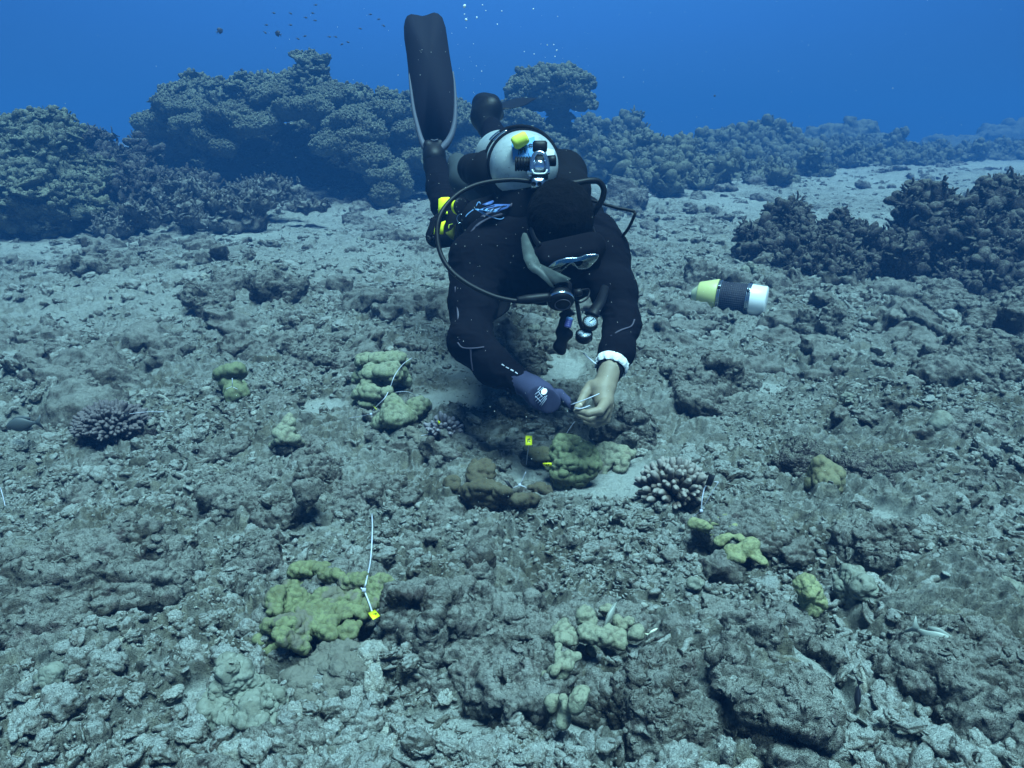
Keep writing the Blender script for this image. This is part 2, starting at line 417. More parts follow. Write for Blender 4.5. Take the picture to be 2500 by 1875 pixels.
NF = 1180
def build_seabed():
    # polar sheet about the spot below the camera, finer where the view is
    rs = [.25]
    while rs[-1] < 70:
        r = rs[-1]; d = .00125 * (r * r + .81) / .9
        if r < .6: d = .02
        elif r < 14: d = min(d, .018 + .0022 * r)
        rs.append(r + max(d, .0032))
    rs = np.array(rs)
    a0 = np.radians(51); fine = np.linspace(-a0, a0, NF); co = np.linspace(a0, 2 * np.pi - a0, 60)[1:-1]
    th = np.concatenate([fine, co]); nr, na = len(rs), len(th)
    R_, A_ = np.meshgrid(rs, th, indexing='ij'); x = (R_ * np.sin(A_)).ravel(); y = (R_ * np.cos(A_)).ravel()
    print('seabed', nr, na, time.time() - T0)
    p = np.stack([x, y, 0 * x], 1); sand = sandmask(x, y); rough = 1 - .93 * sand
    h = hm(x, y)
    lod = np.clip(R_.ravel() / 6, 0, 1)
    wx = noise(p * 3 + 5, 41) * .10; wy = noise(p * 3 + 55, 42) * .10
    q = p.copy(); q[:, 0] += wx; q[:, 1] += wy
    F1, F2, cid = worley(q * [5.5, 5.5, 0] + [0, 0, .5], 50, True)          # slabs about 18 cm
    slab = sstep(.0, .35, F2 - F1) * (.25 + .75 * cid)
    h = h + rough * (.034 * slab * (.3 + .7 * sstep(-.3, .4, noise(p * 1.6, 43))))
    G1 = worley(q * [13, 13, 0] + [0, 0, .5], 51)
    h = h + rough * .026 * np.sqrt(np.clip(1 - (G1 / .75) ** 2, 0, 1)) * sstep(-.5, .3, noise(p * 4, 44))
    h = h + rough * .022 * fbm(p * 9, 3, 45, ridge=True)
    near = R_.ravel() < 7
    pn = p[near]; G2 = worley(pn * [34, 34, 0] + [0, 0, .5], 52)
    hh = .010 * np.sqrt(np.clip(1 - (G2 / .7) ** 2, 0, 1)) + .009 * fbm(pn * 40, 3, 46, ridge=True)
    h[near] += rough[near] * hh + .0025 * noise(pn * 60, 47)
    h[near] -= rough[near] * (.030 * np.clip(.42 - worley(pn * [19, 19, 0] + [0, 0, .5], 53), 0, 1) * 2.2 + .016 * np.clip(.45 - worley(pn * [43, 43, 0] + [0, 0, .5], 54), 0, 1) * 2)
    dx = rough * (.022 * fbm(p * 7 + 3, 2, 61) + .006 * noise(p * 28, 62)); dy = rough * (.025 * fbm(p * 7 + 30, 2, 63) + .007 * noise(p * 28, 64) - .25 * (h - hm(x, y)) * rough)
    att = sstep(.4, 1.0, np.hypot(x, y))
    global SV, SR, SW, SSAND, SCOL
    v = np.stack([x + dx * att, y + dy * att, h], 1)
    global RSG, THG, ZG
    RSG = rs; THG = th[:NF]; ZG = v[:, 2].reshape(nr, na)[:, :NF]
    SV = v; SR = R_.ravel(); SSAND = sand; SCOL = np.tile(np.arange(na), nr); SW = SR * np.repeat(np.gradient(rs), na)
    idx = np.arange(nr * na).reshape(nr, na)
    a = idx[:-1, :]; b = np.roll(idx, -1, 1)[:-1, :]; c = np.roll(idx, -1, 1)[1:, :]; d = idx[1:, :]
    f = np.stack([a.ravel(), d.ravel(), c.ravel(), b.ravel()], 1)
    me = mesh_np('seabed', v, f, M['seabed'], attr={'sand': np.clip(sand * 1.0, 0, 1)})
    o = link('seabed', me); tag(o, 'pale sandy seabed strewn with broken coral, running off into blue water', None, None, 'structure')
    return o
build_seabed(); print('ground done', time.time() - T0)

# haze: one closed box of blue water round camera and scene
hb = mesh_np('haze', np.array([(sx * 75, sy * 75, z) for z in (-1.6, 3.6) for sy in (-1, 1) for sx in (-1, 1)], float),
             np.array([(0, 2, 3, 1), (4, 5, 7, 6), (0, 1, 5, 4), (2, 6, 7, 3), (0, 4, 6, 2), (1, 3, 7, 5)]), smooth=False)
hz = link('haze', hb); tag(hz, 'clear blue seawater between the camera and the reef', None, None, 'stuff')
hmat = bpy.data.materials.new('haze'); hmat.use_nodes = True; n = hmat.node_tree; n.nodes.clear()
ho = n.nodes.new('ShaderNodeOutputMaterial'); pv = n.nodes.new('ShaderNodeVolumePrincipled')
pv.inputs['Color'].default_value = (.048, .180, .48, 1); pv.inputs['Density'].default_value = .038
pv.inputs['Anisotropy'].default_value = 0.0
n.links.new(pv.outputs[0], ho.inputs['Volume']); hb.materials.append(hmat)

# ------------------------------------------------------------------ loose rubble
EXCL = [(740, 1500, 190), (930, 960, 110), (960, 1010, 90), (1400, 1150, 75), (1490, 1140, 60), (1190, 1200, 130), (1640, 1220, 110), (272, 1070, 120), (1090, 1080, 65), (700, 1085, 50), (570, 960, 55), (2010, 1170, 95),
        (1790, 1330, 130), (1370, 1660, 80), (1450, 1740, 130), (1460, 1550, 120), (200, 1430, 250), (1190, 1590, 200), (1650, 1790, 120), (1870, 1700, 160), (800, 1650, 90), (600, 1710, 80), (1310, 1130, 60), (1780, 760, 110), (2340, 1650, 170), (1500, 1190, 110), (1450, 1160, 80)]
def ico(n):
    import bmesh
    b = bmesh.new(); bmesh.ops.create_icosphere(b, subdivisions=n, radius=1); b.verts.ensure_lookup_table()
    v = np.array([x.co[:] for x in b.verts]); f = np.array([[w.index for w in q.verts] for q in b.faces]); b.free(); return v, f
def lump(n, seed, amp=.35, sc=1.3, flat=.6):
    v, f = ico(n); v = v * (1 + amp * fbm(v * sc + seed * 7.7, 3, seed)[:, None] + .10 * noise(v * 5 + seed, seed)[:, None])
    nn = v / np.linalg.norm(v, axis=1, keepdims=True); v = v - nn * (.30 * np.clip(.55 - worley(v * 2.1 + seed, seed + 2), 0, 1))[:, None] + nn * .13 * fbm(v * 4.5 + seed, 2, seed + 3, ridge=True)[:, None]
    r = np.random.default_rng(seed); return v * [1, r.uniform(.55, 1), flat * r.uniform(.7, 1.3)], f
def shard(n, seed):
    v, f = lump(n, seed, .45, 1.1, .22); v[:, 2] += .25 * (v[:, 0] ** 2) * ((seed % 3) - 1); return v, f
def twig(seed, seg=7):
    r = np.random.default_rng(seed); k = 5; p = np.cumsum(np.c_[np.full(k, .5), r.normal(0, .16, k), r.normal(0, .12, k)], 0); p -= p.mean(0)
    v, f = tube(p, r.uniform(.16, .34, 4) * [1, 1, .9, .75], seg, 2); v = v * (1 + 0 * v) + .05 * noise(v * 4 + seed, seed)[:, None]
    if seed % 2:
        d = np.array([.5, .5 * (-1) ** (seed // 2), .25]); v2, f2 = tube([p[2], p[2] + d * .5, p[2] + d], [.22, .2, .16], seg, 2); v, f = join([(v, f), (v2, f2)])
    else: f = quads2tris(f)
    return v, f
def rockproto(seed, h=.09, rough=1.0):
    r = np.random.default_rng(seed); rad = np.array([1, r.uniform(.6, .95), r.uniform(.4, .7)])
    cs = [(r.normal(0, .35, 3) * [1, 1, .4], rad * r.uniform(.35, .65)) for _ in range(5)]
    def fn(p):
        q = p + .22 * np.stack([noise(p * 2.2 + 9 * k + seed, seed + k) for k in range(3)], 1)
        d = s_ell(q, np.zeros(3), rad * .72)
        for c, e in cs: d = smin(d, s_ell(q, c, e), .12)
        d = d - .13 * rough * fbm(p * 3.2 + seed, 3, seed + 5, ridge=True)
        return np.maximum(d, .30 - worley(p * 2.6 + seed, seed + 3) * .9 - .10) if seed % 2 else d
    v, f = sdf_mesh(fn, (-1.5, -1.5, -1.2), (1.5, 1.5, 1.2), h)
    n = vnormals(v, f); v = v + n * (.045 * noise(v * 9, seed)[:, None] + .03 * noise(v * 19, seed + 1)[:, None]); return v, quads2tris(f)
def scatter(protos, N, rlo, rhi, slo, shi, seed, sandk=.9, clump=1.0, sink=.2, tilt=.5, power=1.6, csc=3.0):
    r = np.random.default_rng(seed); fine = SCOL < NF
    ok = np.where(fine & (SR > rlo) & (SR < rhi))[0]
    p = SV[ok]; w = SW[ok] / SR[ok] ** power * (1 - sandk * SSAND[ok]) * np.clip(.5 + clump * noise(np.c_[p[:, :2] * csc, 0 * p[:, 0]] + seed, seed), .03, 1.5)
    for (ex, ey, er) in EXCL:
        g = gflat(ex, ey, .02); rr_ = er / FPX * np.linalg.norm(g - CAM); w = w * sstep(.6, 1.0, np.hypot(p[:, 0] - g[0], p[:, 1] - g[1]) / rr_)
    w = np.maximum(w, 0); ch = r.choice(ok, N, p=w / w.sum()); pos = SV[ch]
    s = slo * (shi / slo) ** (r.random(N) ** 1.6); V = []; F = []; T = []; Pl = []; n0 = 0; kid = r.integers(0, len(protos), N)
    for k, (pv, pf) in enumerate(protos):
        I = np.where(kid == k)[0]; m = len(I)
        if not m: continue
        a = r.uniform(0, 2 * np.pi, m); b = r.normal(0, tilt, m); c = r.normal(0, tilt, m)
        ca, sa, cb, sb, cc, sc = np.cos(a), np.sin(a), np.cos(b), np.sin(b), np.cos(c), np.sin(c); Z = np.zeros(m); O = np.ones(m)
        Rz = np.stack([ca, -sa, Z, sa, ca, Z, Z, Z, O], 1).reshape(m, 3, 3); Rx = np.stack([O, Z, Z, Z, cb, -sb, Z, sb, cb], 1).reshape(m, 3, 3)
        Ry = np.stack([cc, Z, sc, Z, O, Z, -sc, Z, cc], 1).reshape(m, 3, 3); R = Rz @ Rx @ Ry
        stx = r.uniform(.75, 1.3, (m, 1, 3)) * s[I][:, None, None]
        v = np.einsum('mij,mvj->mvi', R, pv[None] * stx) + pos[I][:, None, :]; v[:, :, 2] += (.35 - sink) * s[I][:, None] * .5
        V.append(v.reshape(-1, 3)); F.append((pf[None] + (np.arange(m) * len(pv))[:, None, None]).reshape(-1, 3) + n0); n0 += m * len(pv)
        T.append(np.repeat(np.where(r.random(m) < .16, r.uniform(.3, .85, m), 0), len(pv))); Pl.append(np.repeat(np.where(r.random(m) < .05, r.uniform(.4, 1, m), 0), len(pv)))
    return np.concatenate(V), np.concatenate(F), np.concatenate(T), np.concatenate(Pl)
def scat_obj(name, parts_, m, label):
    V, F, T, Q = [], [], [], []; n = 0
    for v, f, t, q in parts_:
        V.append(v); F.append(f + n); T.append(t); Q.append(q); n += len(v)
    me = mesh_np(name, np.concatenate(V), np.concatenate(F), m, attr={'tone': np.concatenate(T), 'pale': np.concatenate(Q)})
    o = link(name, me); tag(o, label, None, None, 'stuff'); return o
LS = [lump(2, k) for k in range(8)] + [shard(2, k + 20) for k in range(3)] + [twig(k, 6) for k in range(11)]
LM = [lump(4, k + 40, .45) for k in range(8)] + [shard(3, k + 60) for k in range(3)] + [twig(k + 30, 8) for k in range(7)]
RP = [rockproto(k + 1) for k in range(10)]
print('protos', time.time() - T0)
scat_obj('coral_rubble', [scatter(LS, 38000, .8, 4.5, .0035, .012, 1, clump=1.2, power=1.9, csc=4), scatter(LM, 6500, .8, 6, .010, .026, 2, clump=1.5, power=1.7), scatter(LS, 9000, 3.5, 12, .008, .022, 7, clump=1.2, power=1.3, sandk=.4, csc=1.5), scatter(LM[:8] + LM[-4:], 4600, 3.5, 17, .018, .055, 6, clump=1.5, power=1.0, sandk=.5)],
         M['rubble'], 'broken coral rubble and shell grit lying all over the seabed')
scat_obj('rubble_rocks', [scatter(RP, 560, .85, 6, .026, .065, 3, clump=1.5, sink=.75, tilt=.3, csc=1.5), scatter(RP, 1700, 3.0, 20, .04, .18, 4, sandk=.3, clump=1.7, sink=.6, tilt=.3, power=.9, csc=.9)],
         M['rock'], 'sediment dusted dead coral rocks scattered across the seabed')
print('rubble done', time.time() - T0)

# ------------------------------------------------------------------ reef masses
def reef_mesh(blobs, cuts=(), h=.04, amp=.10, nsc=2.2, warp=.15, knob=(7, .035), knob_up=-.3, pad=.35, kblend=.12, seed=0, fine=(14, .02), zmin=None, rid=.05, pit=(9, .10), dy=0, inset=True):
    B = []
    for (px, py, d, rx, rz, ry) in blobs:
        py += dy
        c = P(px, py, d); B.append((c, np.array([rx * d / FPX, ry, rz * d / FPX])))
    Cc = [(P(px, py + dy * .6, d), np.array([rx * d / FPX, ry, rz * d / FPX])) for (px, py, d, rx, rz, ry) in cuts]
    lo = np.min([c - r for c, r in B], 0) - pad; hi = np.max([c + r for c, r in B], 0) + pad
    gz = hm(np.array([(lo[0] + hi[0]) / 2]), np.array([(lo[1] + hi[1]) / 2]))[0] - .15
    lo[2] = max(lo[2], gz if zmin is None else zmin)
    def fn(p):
        q = p + warp * np.stack([noise(p * nsc * .8 + 7 * k + seed, seed + k) for k in range(3)], 1)
        d = None
        for c, r in B:
            e = s_ell(q, c, r); d = e if d is None else smin(d, e, kblend)
        for c, r in Cc: d = smax(d, -s_ell(q, c, r), .08)
        return d + (amp * .65 + .045 if inset else 0) - amp * fbm(p * nsc * 1.7 + seed, 3, seed + 4) - amp * 1.3 * fbm(p * np.array([1.4, 1.4, 6.0]) * nsc * .8 + seed, 2, seed + 14, ridge=True)
    v, f = sdf_mesh(fn, lo, hi, h); v = vsmooth(v, f, 1); n = vnormals(v, f)
    m = sstep(knob_up - .3, knob_up + .3, n[:, 2])
    k = worley(v * knob[0], seed + 8); v = v + n * (knob[1] * .35 * np.sqrt(np.clip(1 - (k / .8) ** 2, 0, 1)) + rid * fbm(v * 6 + seed, 3, seed + 19, ridge=True))[:, None]
    v = v - n * (pit[1] * 2.2 * np.clip(.42 - worley(v * pit[0] * np.array([1, 1, 1.7]) + seed, seed + 31), 0, 1) * sstep(-.3, .3, noise(v * 2.5, seed + 32)))[:, None]
    v, f = subdiv(v, f, 1); v = vsmooth(v, f, 1); n = vnormals(v, f); m = sstep(knob_up - .3, knob_up + .3, n[:, 2])
    k = worley(v * knob[0] * 2.1, seed + 7); v = v + n * (knob[1] * .95 * np.sqrt(np.clip(1 - (k / .72) ** 2, 0, 1)) * (.35 + .65 * m) + fine[1] * fbm(v * fine[0], 2, seed + 9))[:, None]
    return v, f
def thing_mesh(name, v, f, m, label, cat, group=None):
    c = np.array([v[:, 0].mean(), v[:, 1].mean(), v[:, 2].min()])
    o = link(name, mesh_np(name, v - c, f, m), loc=c); return tag(o, label, cat, group)
def surf_scatter(v, f, protos, N, slo, shi, seed, upmin=-.1, lean=.5):
    if f.shape[1] == 4: f = quads2tris(f)
    r = np.random.default_rng(seed); a = v[f]; nn = np.cross(a[:, 1] - a[:, 0], a[:, 2] - a[:, 0]); ar = np.linalg.norm(nn, axis=1); nn = nn / (ar[:, None] + 1e-12)
    w = ar * sstep(upmin - .2, upmin + .2, nn[:, 2]) * (nn[:, 1] < .55); ch = r.choice(len(f), N, p=w / w.sum()); pos = a[ch].mean(1); d = nn[ch] * lean + np.array([0, 0, 1 - lean]) + r.normal(0, .28, (N, 3)); d /= np.linalg.norm(d, axis=1, keepdims=True)
    x = np.cross(r.normal(0, 1, (N, 3)), d); x /= np.linalg.norm(x, axis=1, keepdims=True) + 1e-9; y = np.cross(d, x); s = slo * (shi / slo) ** r.random(N); kid = r.integers(0, len(protos), N); V = [v]; F = [f]; n0 = len(v)
    for k, (pv, pf) in enumerate(protos):
        I = np.where(kid == k)[0]; m = len(I)
        if not m: continue
        B = np.stack([x[I], y[I], d[I]], 2); q = np.einsum('mij,mvj->mvi', B, pv[None] * s[I][:, None, None] * r.uniform(.75, 1.3, (m, 1, 3))) + pos[I][:, None, :]
        V.append(q.reshape(-1, 3)); F.append((pf[None] + (np.arange(m) * len(pv))[:, None, None]).reshape(-1, 3) + n0); n0 += m * len(pv)
    return np.concatenate(V), np.concatenate(F)
_kv, _kf = ico(2); KN = [(_kv * [1, 1, 1.5] * (1 + .12 * noise(_kv * 1.7 + k, k)[:, None]) + [0, 0, .6], _kf) for k in range(4)]
def tw2(k):
    v, f = twig(k + 70, 6); return v[:, [1, 2, 0]] * [1, 1, 1.1] + [0, 0, .5], f
PLT = [(lambda q: (q[0] * [1, 1, .8], q[1]))(lump(3, k + 130, .4, 1.2, .24)) for k in range(4)]
TW = [tw2(k) for k in range(8)] + [shard(2, k + 80) for k in range(3)]
def reef_thing(name, label, cat, m, mm=None, **k):
    cov = k.pop('cover', None); v, f = reef_mesh(**k)
    if cov and m == 'reef': v, f = surf_scatter(v, f, PLT, 200, .05, .14, 5, -.4, .12)
    if cov: v, f = surf_scatter(v, f, cov[0], cov[1], cov[2], cov[3], k.get('seed', 0), *(cov[4:]))
    return thing_mesh(name, v, f, M[m], label, cat)
# long plate-coral ridge behind the diver's left
ridge = empty('coral_ridge', P(700, 430, 11), 'tall overhanging ridge of plating coral with dark caverns beneath, left of the raised fin', 'coral reef')
v, f = reef_mesh([(440, 262, 10.8, 66, 62, .50), (490, 225, 11, 60, 42, .4), (560, 255, 11, 75, 52, .55), (640, 235, 11, 80, 50, .5), (720, 225, 11, 75, 48, .5), (770, 190, 11.2, 34, 40, .3),
                  (800, 255, 10.8, 70, 60, .5), (860, 240, 11, 60, 45, .5), (920, 270, 10.8, 60, 60, .5), (990, 275, 11.2, 60, 50, .5), (900, 330, 10.6, 65, 48, .4), (510, 300, 10.7, 80, 34, .5),
                  (420, 330, 10.9, 60, 50, .4), (390, 380, 11, 55, 45, .4), (700, 380, 12.2, 300, 90, .5), (1000, 350, 11.4, 80, 80, .5), (1060, 300, 11.6, 70, 60, .4), (950, 400, 11, 60, 50, .4), (1130, 310, 11.8, 60, 55, .4), (1200, 320, 12, 70, 50, .4), (1100, 390, 11.4, 90, 50, .4)],
                 cuts=[(620, 372, 10.3, 66, 54, 1.0), (740, 365, 10.3, 116, 76, 1.05), (500, 385, 10.1, 66, 44, .7), (840, 400, 10.3, 62, 42, .9), (590, 300, 9.9, 60, 16, .5), (800, 300, 9.9, 70, 18, .5), (700, 235, 10.2, 60, 10, .4)], h=.045, knob=(8, .04), dy=14, seed=3, amp=.09, warp=.12)
v, f = surf_scatter(v, f, PLT, 620, .07, .20, 3, -.4, .12); v, f = surf_scatter(v, f, KN, 17000, .012, .028, 3, .05, .4)
part('reef_mass', mesh_np('reef_mass', v, f, M['reef']), ridge)
for i, (px, py, d, rx, rz, ry) in enumerate([(620, 300, 10.0, 55, 15, .32), (520, 328, 10.1, 56, 16, .28), (545, 352, 9.95, 26, 10, .16), (700, 262, 10.1, 45, 14, .26), (765, 255, 10.0, 40, 13, .22), (880, 325, 9.9, 62, 18, .30),
                                             (815, 345, 9.8, 48, 14, .26), (905, 385, 9.8, 38, 22, .22), (940, 425, 9.7, 42, 18, .22), (970, 440, 9.9, 30, 26, .18), (935, 465, 9.6, 28, 14, .16), (375, 290, 10.6, 40, 13, .25), (1000, 320, 10.3, 54, 17, .26), (560, 275, 10.0, 50, 13, .28), (850, 290, 9.95, 56, 14, .28), (660, 230, 10.2, 46, 12, .26), (450, 255, 10.3, 44, 12, .26), (800, 225, 10.3, 44, 12, .24), (925, 265, 10.2, 46, 13, .26), (470, 300, 10.1, 46, 13, .26), (880, 360, 9.8, 34, 11, .2), (1040, 380, 10.2, 50, 16, .26), (1080, 280, 11, 50, 14, .3)]):
    v, f = reef_mesh([(px, py, d, rx, rz, ry), (px + rx * .3, py - rz * .7, d + .15, rx * .6, rz, ry * .7)], h=.022, amp=.035, nsc=5, warp=.05, knob=(14, .035), knob_up=.1, pad=.2, kblend=.05, rid=.012, inset=False, dy=12, pit=(9, .02), seed=40 + i, fine=(25, .01), zmin=-1)
    v, f = surf_scatter(v, f, KN, 900, .007, .016, i, .1, .3)
    part('coral_plate', mesh_np('coral_plate', v, f, M['reef']), ridge)
reef_thing('reef_outcrop', 'craggy coral outcrop rising at the far left edge of the reef', 'coral outcrop', 'reef', cover=(KN + TW, 6000, .012, .032), h=.035, knob=(9, .05), dy=34, seed=13, amp=.12, nsc=3,
           blobs=[(50, 400, 7.6, 95, 90, .45), (140, 350, 7.7, 55, 60, .35), (125, 305, 7.7, 32, 30, .25), (190, 390, 7.8, 45, 55, .35), (40, 330, 7.7, 55, 35, .35), (-40, 400, 7.7, 80, 100, .4), (90, 470, 7.4, 110, 60, .45), (200, 470, 7.5, 60, 50, .4)])
reef_thing('low_reef', 'low dark knobbly reef between the left outcrop and the tall ridge', 'coral reef', 'dark_rock', cover=(TW + KN[:1], 2600, .022, .055), h=.04, knob=(9, .05), dy=14, seed=23, amp=.14, nsc=3,
           blobs=[(270, 400, 8.8, 60, 50, .4), (345, 410, 9.2, 60, 40, .4), (300, 470, 8.2, 110, 40, .5), (250, 365, 9, 26, 22, .2), (420, 450, 8.8, 80, 40, .4)])
reef_thing('rock_ledge', 'long low rock ledge lying in front of the dark cavern', 'rock', 'rock', cover=(TW, 1800, .02, .05), h=.035, knob=(9, .02), dy=12, seed=33, amp=.10, nsc=3.5, knob_up=.2,
           blobs=[(480, 478, 8.2, 100, 22, .35), (620, 470, 8.6, 110, 22, .4), (560, 505, 7.6, 120, 16, .3), (740, 490, 8.2, 60, 14, .2), (360, 520, 7.4, 90, 22, .3)])
reef_thing('mushroom_coral', 'pale mushroom shaped coral head on a dark stem, right of the raised fin', 'coral', 'reef', cover=(KN, 6500, .014, .036), h=.045, knob=(8, .03), dy=6, seed=43, amp=.05, nsc=2.6, kblend=.04, warp=.08,
           blobs=[(1295, 215, 12.2, 62, 36, .5), (1372, 215, 12.2, 66, 40, .5), (1330, 190, 12.2, 46, 26, .4), (1405, 245, 12.2, 36, 22, .4), (1262, 238, 12, 36, 14, .35), (1350, 246, 12.2, 70, 16, .4), (1368, 310, 12.4, 20, 70, .2),
                  (1265, 305, 12, 48, 40, .4), (1300, 370, 12, 90, 50, .4), (1350, 345, 12.6, 80, 36, .3)])
reef_thing('reef_slope', 'hazy reef slope stepping down to the right behind the diver', 'coral reef', 'reef', cover=(KN + TW, 4200, .03, .08), h=.055, knob=(7, .04), dy=12, seed=53, amp=.16, nsc=2,
           blobs=[(1450, 325, 15, 60, 40, .5), (1410, 375, 12.6, 100, 50, .6), (1545, 335, 15.2, 42, 50, .4), (1540, 290, 15.2, 22, 26, .25), (1540, 390, 12.8, 90, 45, .6), (1630, 385, 13.2, 60, 35, .5), (1660, 420, 12, 90, 30, .6), (1580, 440, 11.5, 70, 24, .5)])
reef_thing('reef_hump', 'broad hazy coral hump on the skyline right of the diver', 'coral reef', 'reef', cover=(KN + TW, 4200, .035, .10), h=.07, knob=(6, .05), dy=22, seed=63, amp=.17, nsc=2,
           blobs=[(1760, 360, 17, 80, 50, .6), (1715, 400, 16.2, 90, 45, .6), (1830, 335, 17.4, 60, 45, .5), (1880, 340, 17.6, 46, 48, .4), (1860, 400, 16.5, 110, 55, .6), (1960, 370, 17.4, 60, 42, .5), (1980, 430, 16, 70, 30, .5)])
for (lb, bl, sd_) in [('low hazy reef bank in front of the broad skyline hump', [(1710, 440, 12, 50, 26, .6), (1800, 430, 13, 60, 30, .6), (1640, 455, 11, 36, 20, .5), (1880, 450, 12, 44, 22, .5), (1760, 400, 15, 60, 26, .6), (1950, 420, 14, 40, 22, .6)], 202),
                     ('low reef bank fading into blue above the tall dark thicket', [(2060, 385, 19, 60, 34, .8), (2160, 370, 21, 50, 26, .8), (2080, 405, 16, 90, 24, .8), (2180, 400, 17, 90, 24, .8), (2000, 425, 14, 80, 22, .6)], 203),
                     ('distant low reef line at the right edge, above the dark thicket', [(2300, 385, 20, 90, 22, .9), (2400, 380, 21, 90, 26, .9), (2500, 375, 22, 90, 30, .9), (2240, 395, 18, 70, 18, .8)], 204)]:
    reef_thing('low_reef', lb, 'coral reef', 'reef', cover=(KN[:2] + TW, 2200, .02, .08), h=.065, knob=(7, .03), seed=sd_, amp=.20, nsc=2.0, warp=.22, blobs=bl)
reef_thing('reef_ridge', 'faint ridge of reef on the far right skyline, almost lost in blue', 'coral reef', 'reef', h=.13, knob=(4, .1), seed=73, amp=.22, nsc=1.6,
           blobs=[(2040, 350, 25, 90, 40, .8), (2130, 380, 24, 80, 35, .8), (2100, 330, 25, 40, 26, .5), (2200, 400, 23, 80, 24, .8)])
reef_thing('reef_ridge', 'dimmest reef ridge cut by the right edge of the picture', 'coral reef', 'reef', h=.18, knob=(3, .14), seed=83, amp=.25, nsc=1.6,
           blobs=[(2330, 372, 33, 90, 32, .9), (2430, 350, 34, 90, 36, .9), (2530, 340, 34, 90, 50, .9), (2280, 395, 31, 60, 18, .6)])
reef_thing('dead_coral_thicket', 'dark jagged dead coral thicket standing at the right edge of the sand', 'dead coral', 'dark_rock', cover=(TW + KN[:2], 6500, .012, .046, -.5, .75), h=.022, knob=(16, .01), knob_up=-1, dy=62, seed=93, amp=.15, nsc=5, warp=.10, rid=.11, pit=(13, .10), fine=(32, .022),
           blobs=[(2310, 500, 5.4, 40, 44, .25), (2340, 570, 5.3, 74, 52, .35), (2420, 530, 5.5, 60, 80, .35), (2455, 470, 5.5, 36, 50, .22), (2440, 640, 5.0, 80, 50, .35), (2500, 600, 5.2, 70, 80, .4), (2300, 440, 5.6, 26, 26, .15)],
           cuts=[(2240, 665, 5.0, 90, 34, .25), (2390, 600, 4.9, 60, 14, .2)])
reef_thing('dead_coral_thicket', 'lower dark dead coral mound beyond the trap, left of the tall thicket', 'dead coral', 'dark_rock', cover=(TW + KN[:2], 5600, .010, .040, -.5, .75), h=.022, knob=(16, .01), knob_up=-1, dy=16, seed=103, amp=.13, nsc=5, warp=.09, rid=.10, pit=(13, .10), fine=(32, .022),
           blobs=[(1925, 520, 5.7, 26, 30, .2), (1910, 590, 5.4, 44, 32, .25), (1980, 575, 5.5, 50, 32, .3), (2060, 595, 5.4, 56, 30, .3), (2150, 610, 5.3, 56, 26, .3), (1960, 640, 5.1, 60, 20, .25), (2060, 650, 5.1, 56, 18, .25), (1850, 600, 5.5, 26, 14, .15)],
           cuts=[(2100, 668, 4.9, 80, 22, .22)])
print('reef done', time.time() - T0)
# ------------------------------------------------------------------ things on the seabed
def at_h(px, py, e=0.0):
    z = 0.0
    for _ in range(14):
        g = gflat(px, py, z + e); z = .5 * z + .5 * float(hm(np.array([g[0]]), np.array([g[1]]))[0])
    return g
def surf(x, y):
    r = math.hypot(x, y); i = int(np.searchsorted(RSG, r)); j = int(np.searchsorted(THG, math.atan2(x, y))); k = max(3, int(.03 / max(.004, RSG[min(i + 1, len(RSG) - 1)] - RSG[min(i, len(RSG) - 2)])))
    b = ZG[max(i - k, 0):i + k, max(j - 10, 0):j + 10]
    return float(b.mean()) - .028 if b.size else float(hm(np.array([x]), np.array([y]))[0])
def at_h(px, py, e=0.0):
    z = 0.0
    for _ in range(14):
        g = gflat(px, py, z + e); z = .5 * z + .5 * surf(g[0], g[1])
    g = gflat(px, py, z + e); return g
def ppm(p): return FPX / float((p - CAM) @ FW)          # photo pixels per metre at a point
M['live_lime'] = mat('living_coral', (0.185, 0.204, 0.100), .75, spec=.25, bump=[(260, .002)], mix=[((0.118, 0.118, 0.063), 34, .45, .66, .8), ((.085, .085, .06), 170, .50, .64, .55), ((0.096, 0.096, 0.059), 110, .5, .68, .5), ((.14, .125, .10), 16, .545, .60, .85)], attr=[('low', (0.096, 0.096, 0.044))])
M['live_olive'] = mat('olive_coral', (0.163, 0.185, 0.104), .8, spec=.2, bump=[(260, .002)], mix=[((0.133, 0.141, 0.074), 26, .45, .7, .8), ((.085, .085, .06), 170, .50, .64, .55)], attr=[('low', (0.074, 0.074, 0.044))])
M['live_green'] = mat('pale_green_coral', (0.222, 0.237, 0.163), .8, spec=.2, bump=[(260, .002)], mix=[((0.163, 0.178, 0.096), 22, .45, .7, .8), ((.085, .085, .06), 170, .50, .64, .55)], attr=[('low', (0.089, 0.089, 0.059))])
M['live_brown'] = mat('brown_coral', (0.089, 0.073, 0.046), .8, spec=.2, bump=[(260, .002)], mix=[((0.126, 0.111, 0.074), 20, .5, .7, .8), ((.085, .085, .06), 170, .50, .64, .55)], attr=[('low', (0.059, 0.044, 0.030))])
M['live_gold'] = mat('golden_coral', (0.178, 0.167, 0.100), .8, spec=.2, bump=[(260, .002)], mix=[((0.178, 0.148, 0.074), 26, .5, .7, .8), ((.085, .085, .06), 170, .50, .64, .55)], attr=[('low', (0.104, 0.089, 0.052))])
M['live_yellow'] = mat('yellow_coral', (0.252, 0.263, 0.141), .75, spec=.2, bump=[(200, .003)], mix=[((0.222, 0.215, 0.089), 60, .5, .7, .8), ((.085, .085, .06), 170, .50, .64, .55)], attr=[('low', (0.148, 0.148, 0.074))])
M['live_cream'] = mat('cream_coral', (0.237, 0.244, 0.178), .8, spec=.2, bump=[(260, .002)], mix=[((0.207, 0.200, 0.133), 26, .5, .7, .8), ((.085, .085, .06), 170, .50, .64, .55)], attr=[('low', (0.104, 0.096, 0.074))])
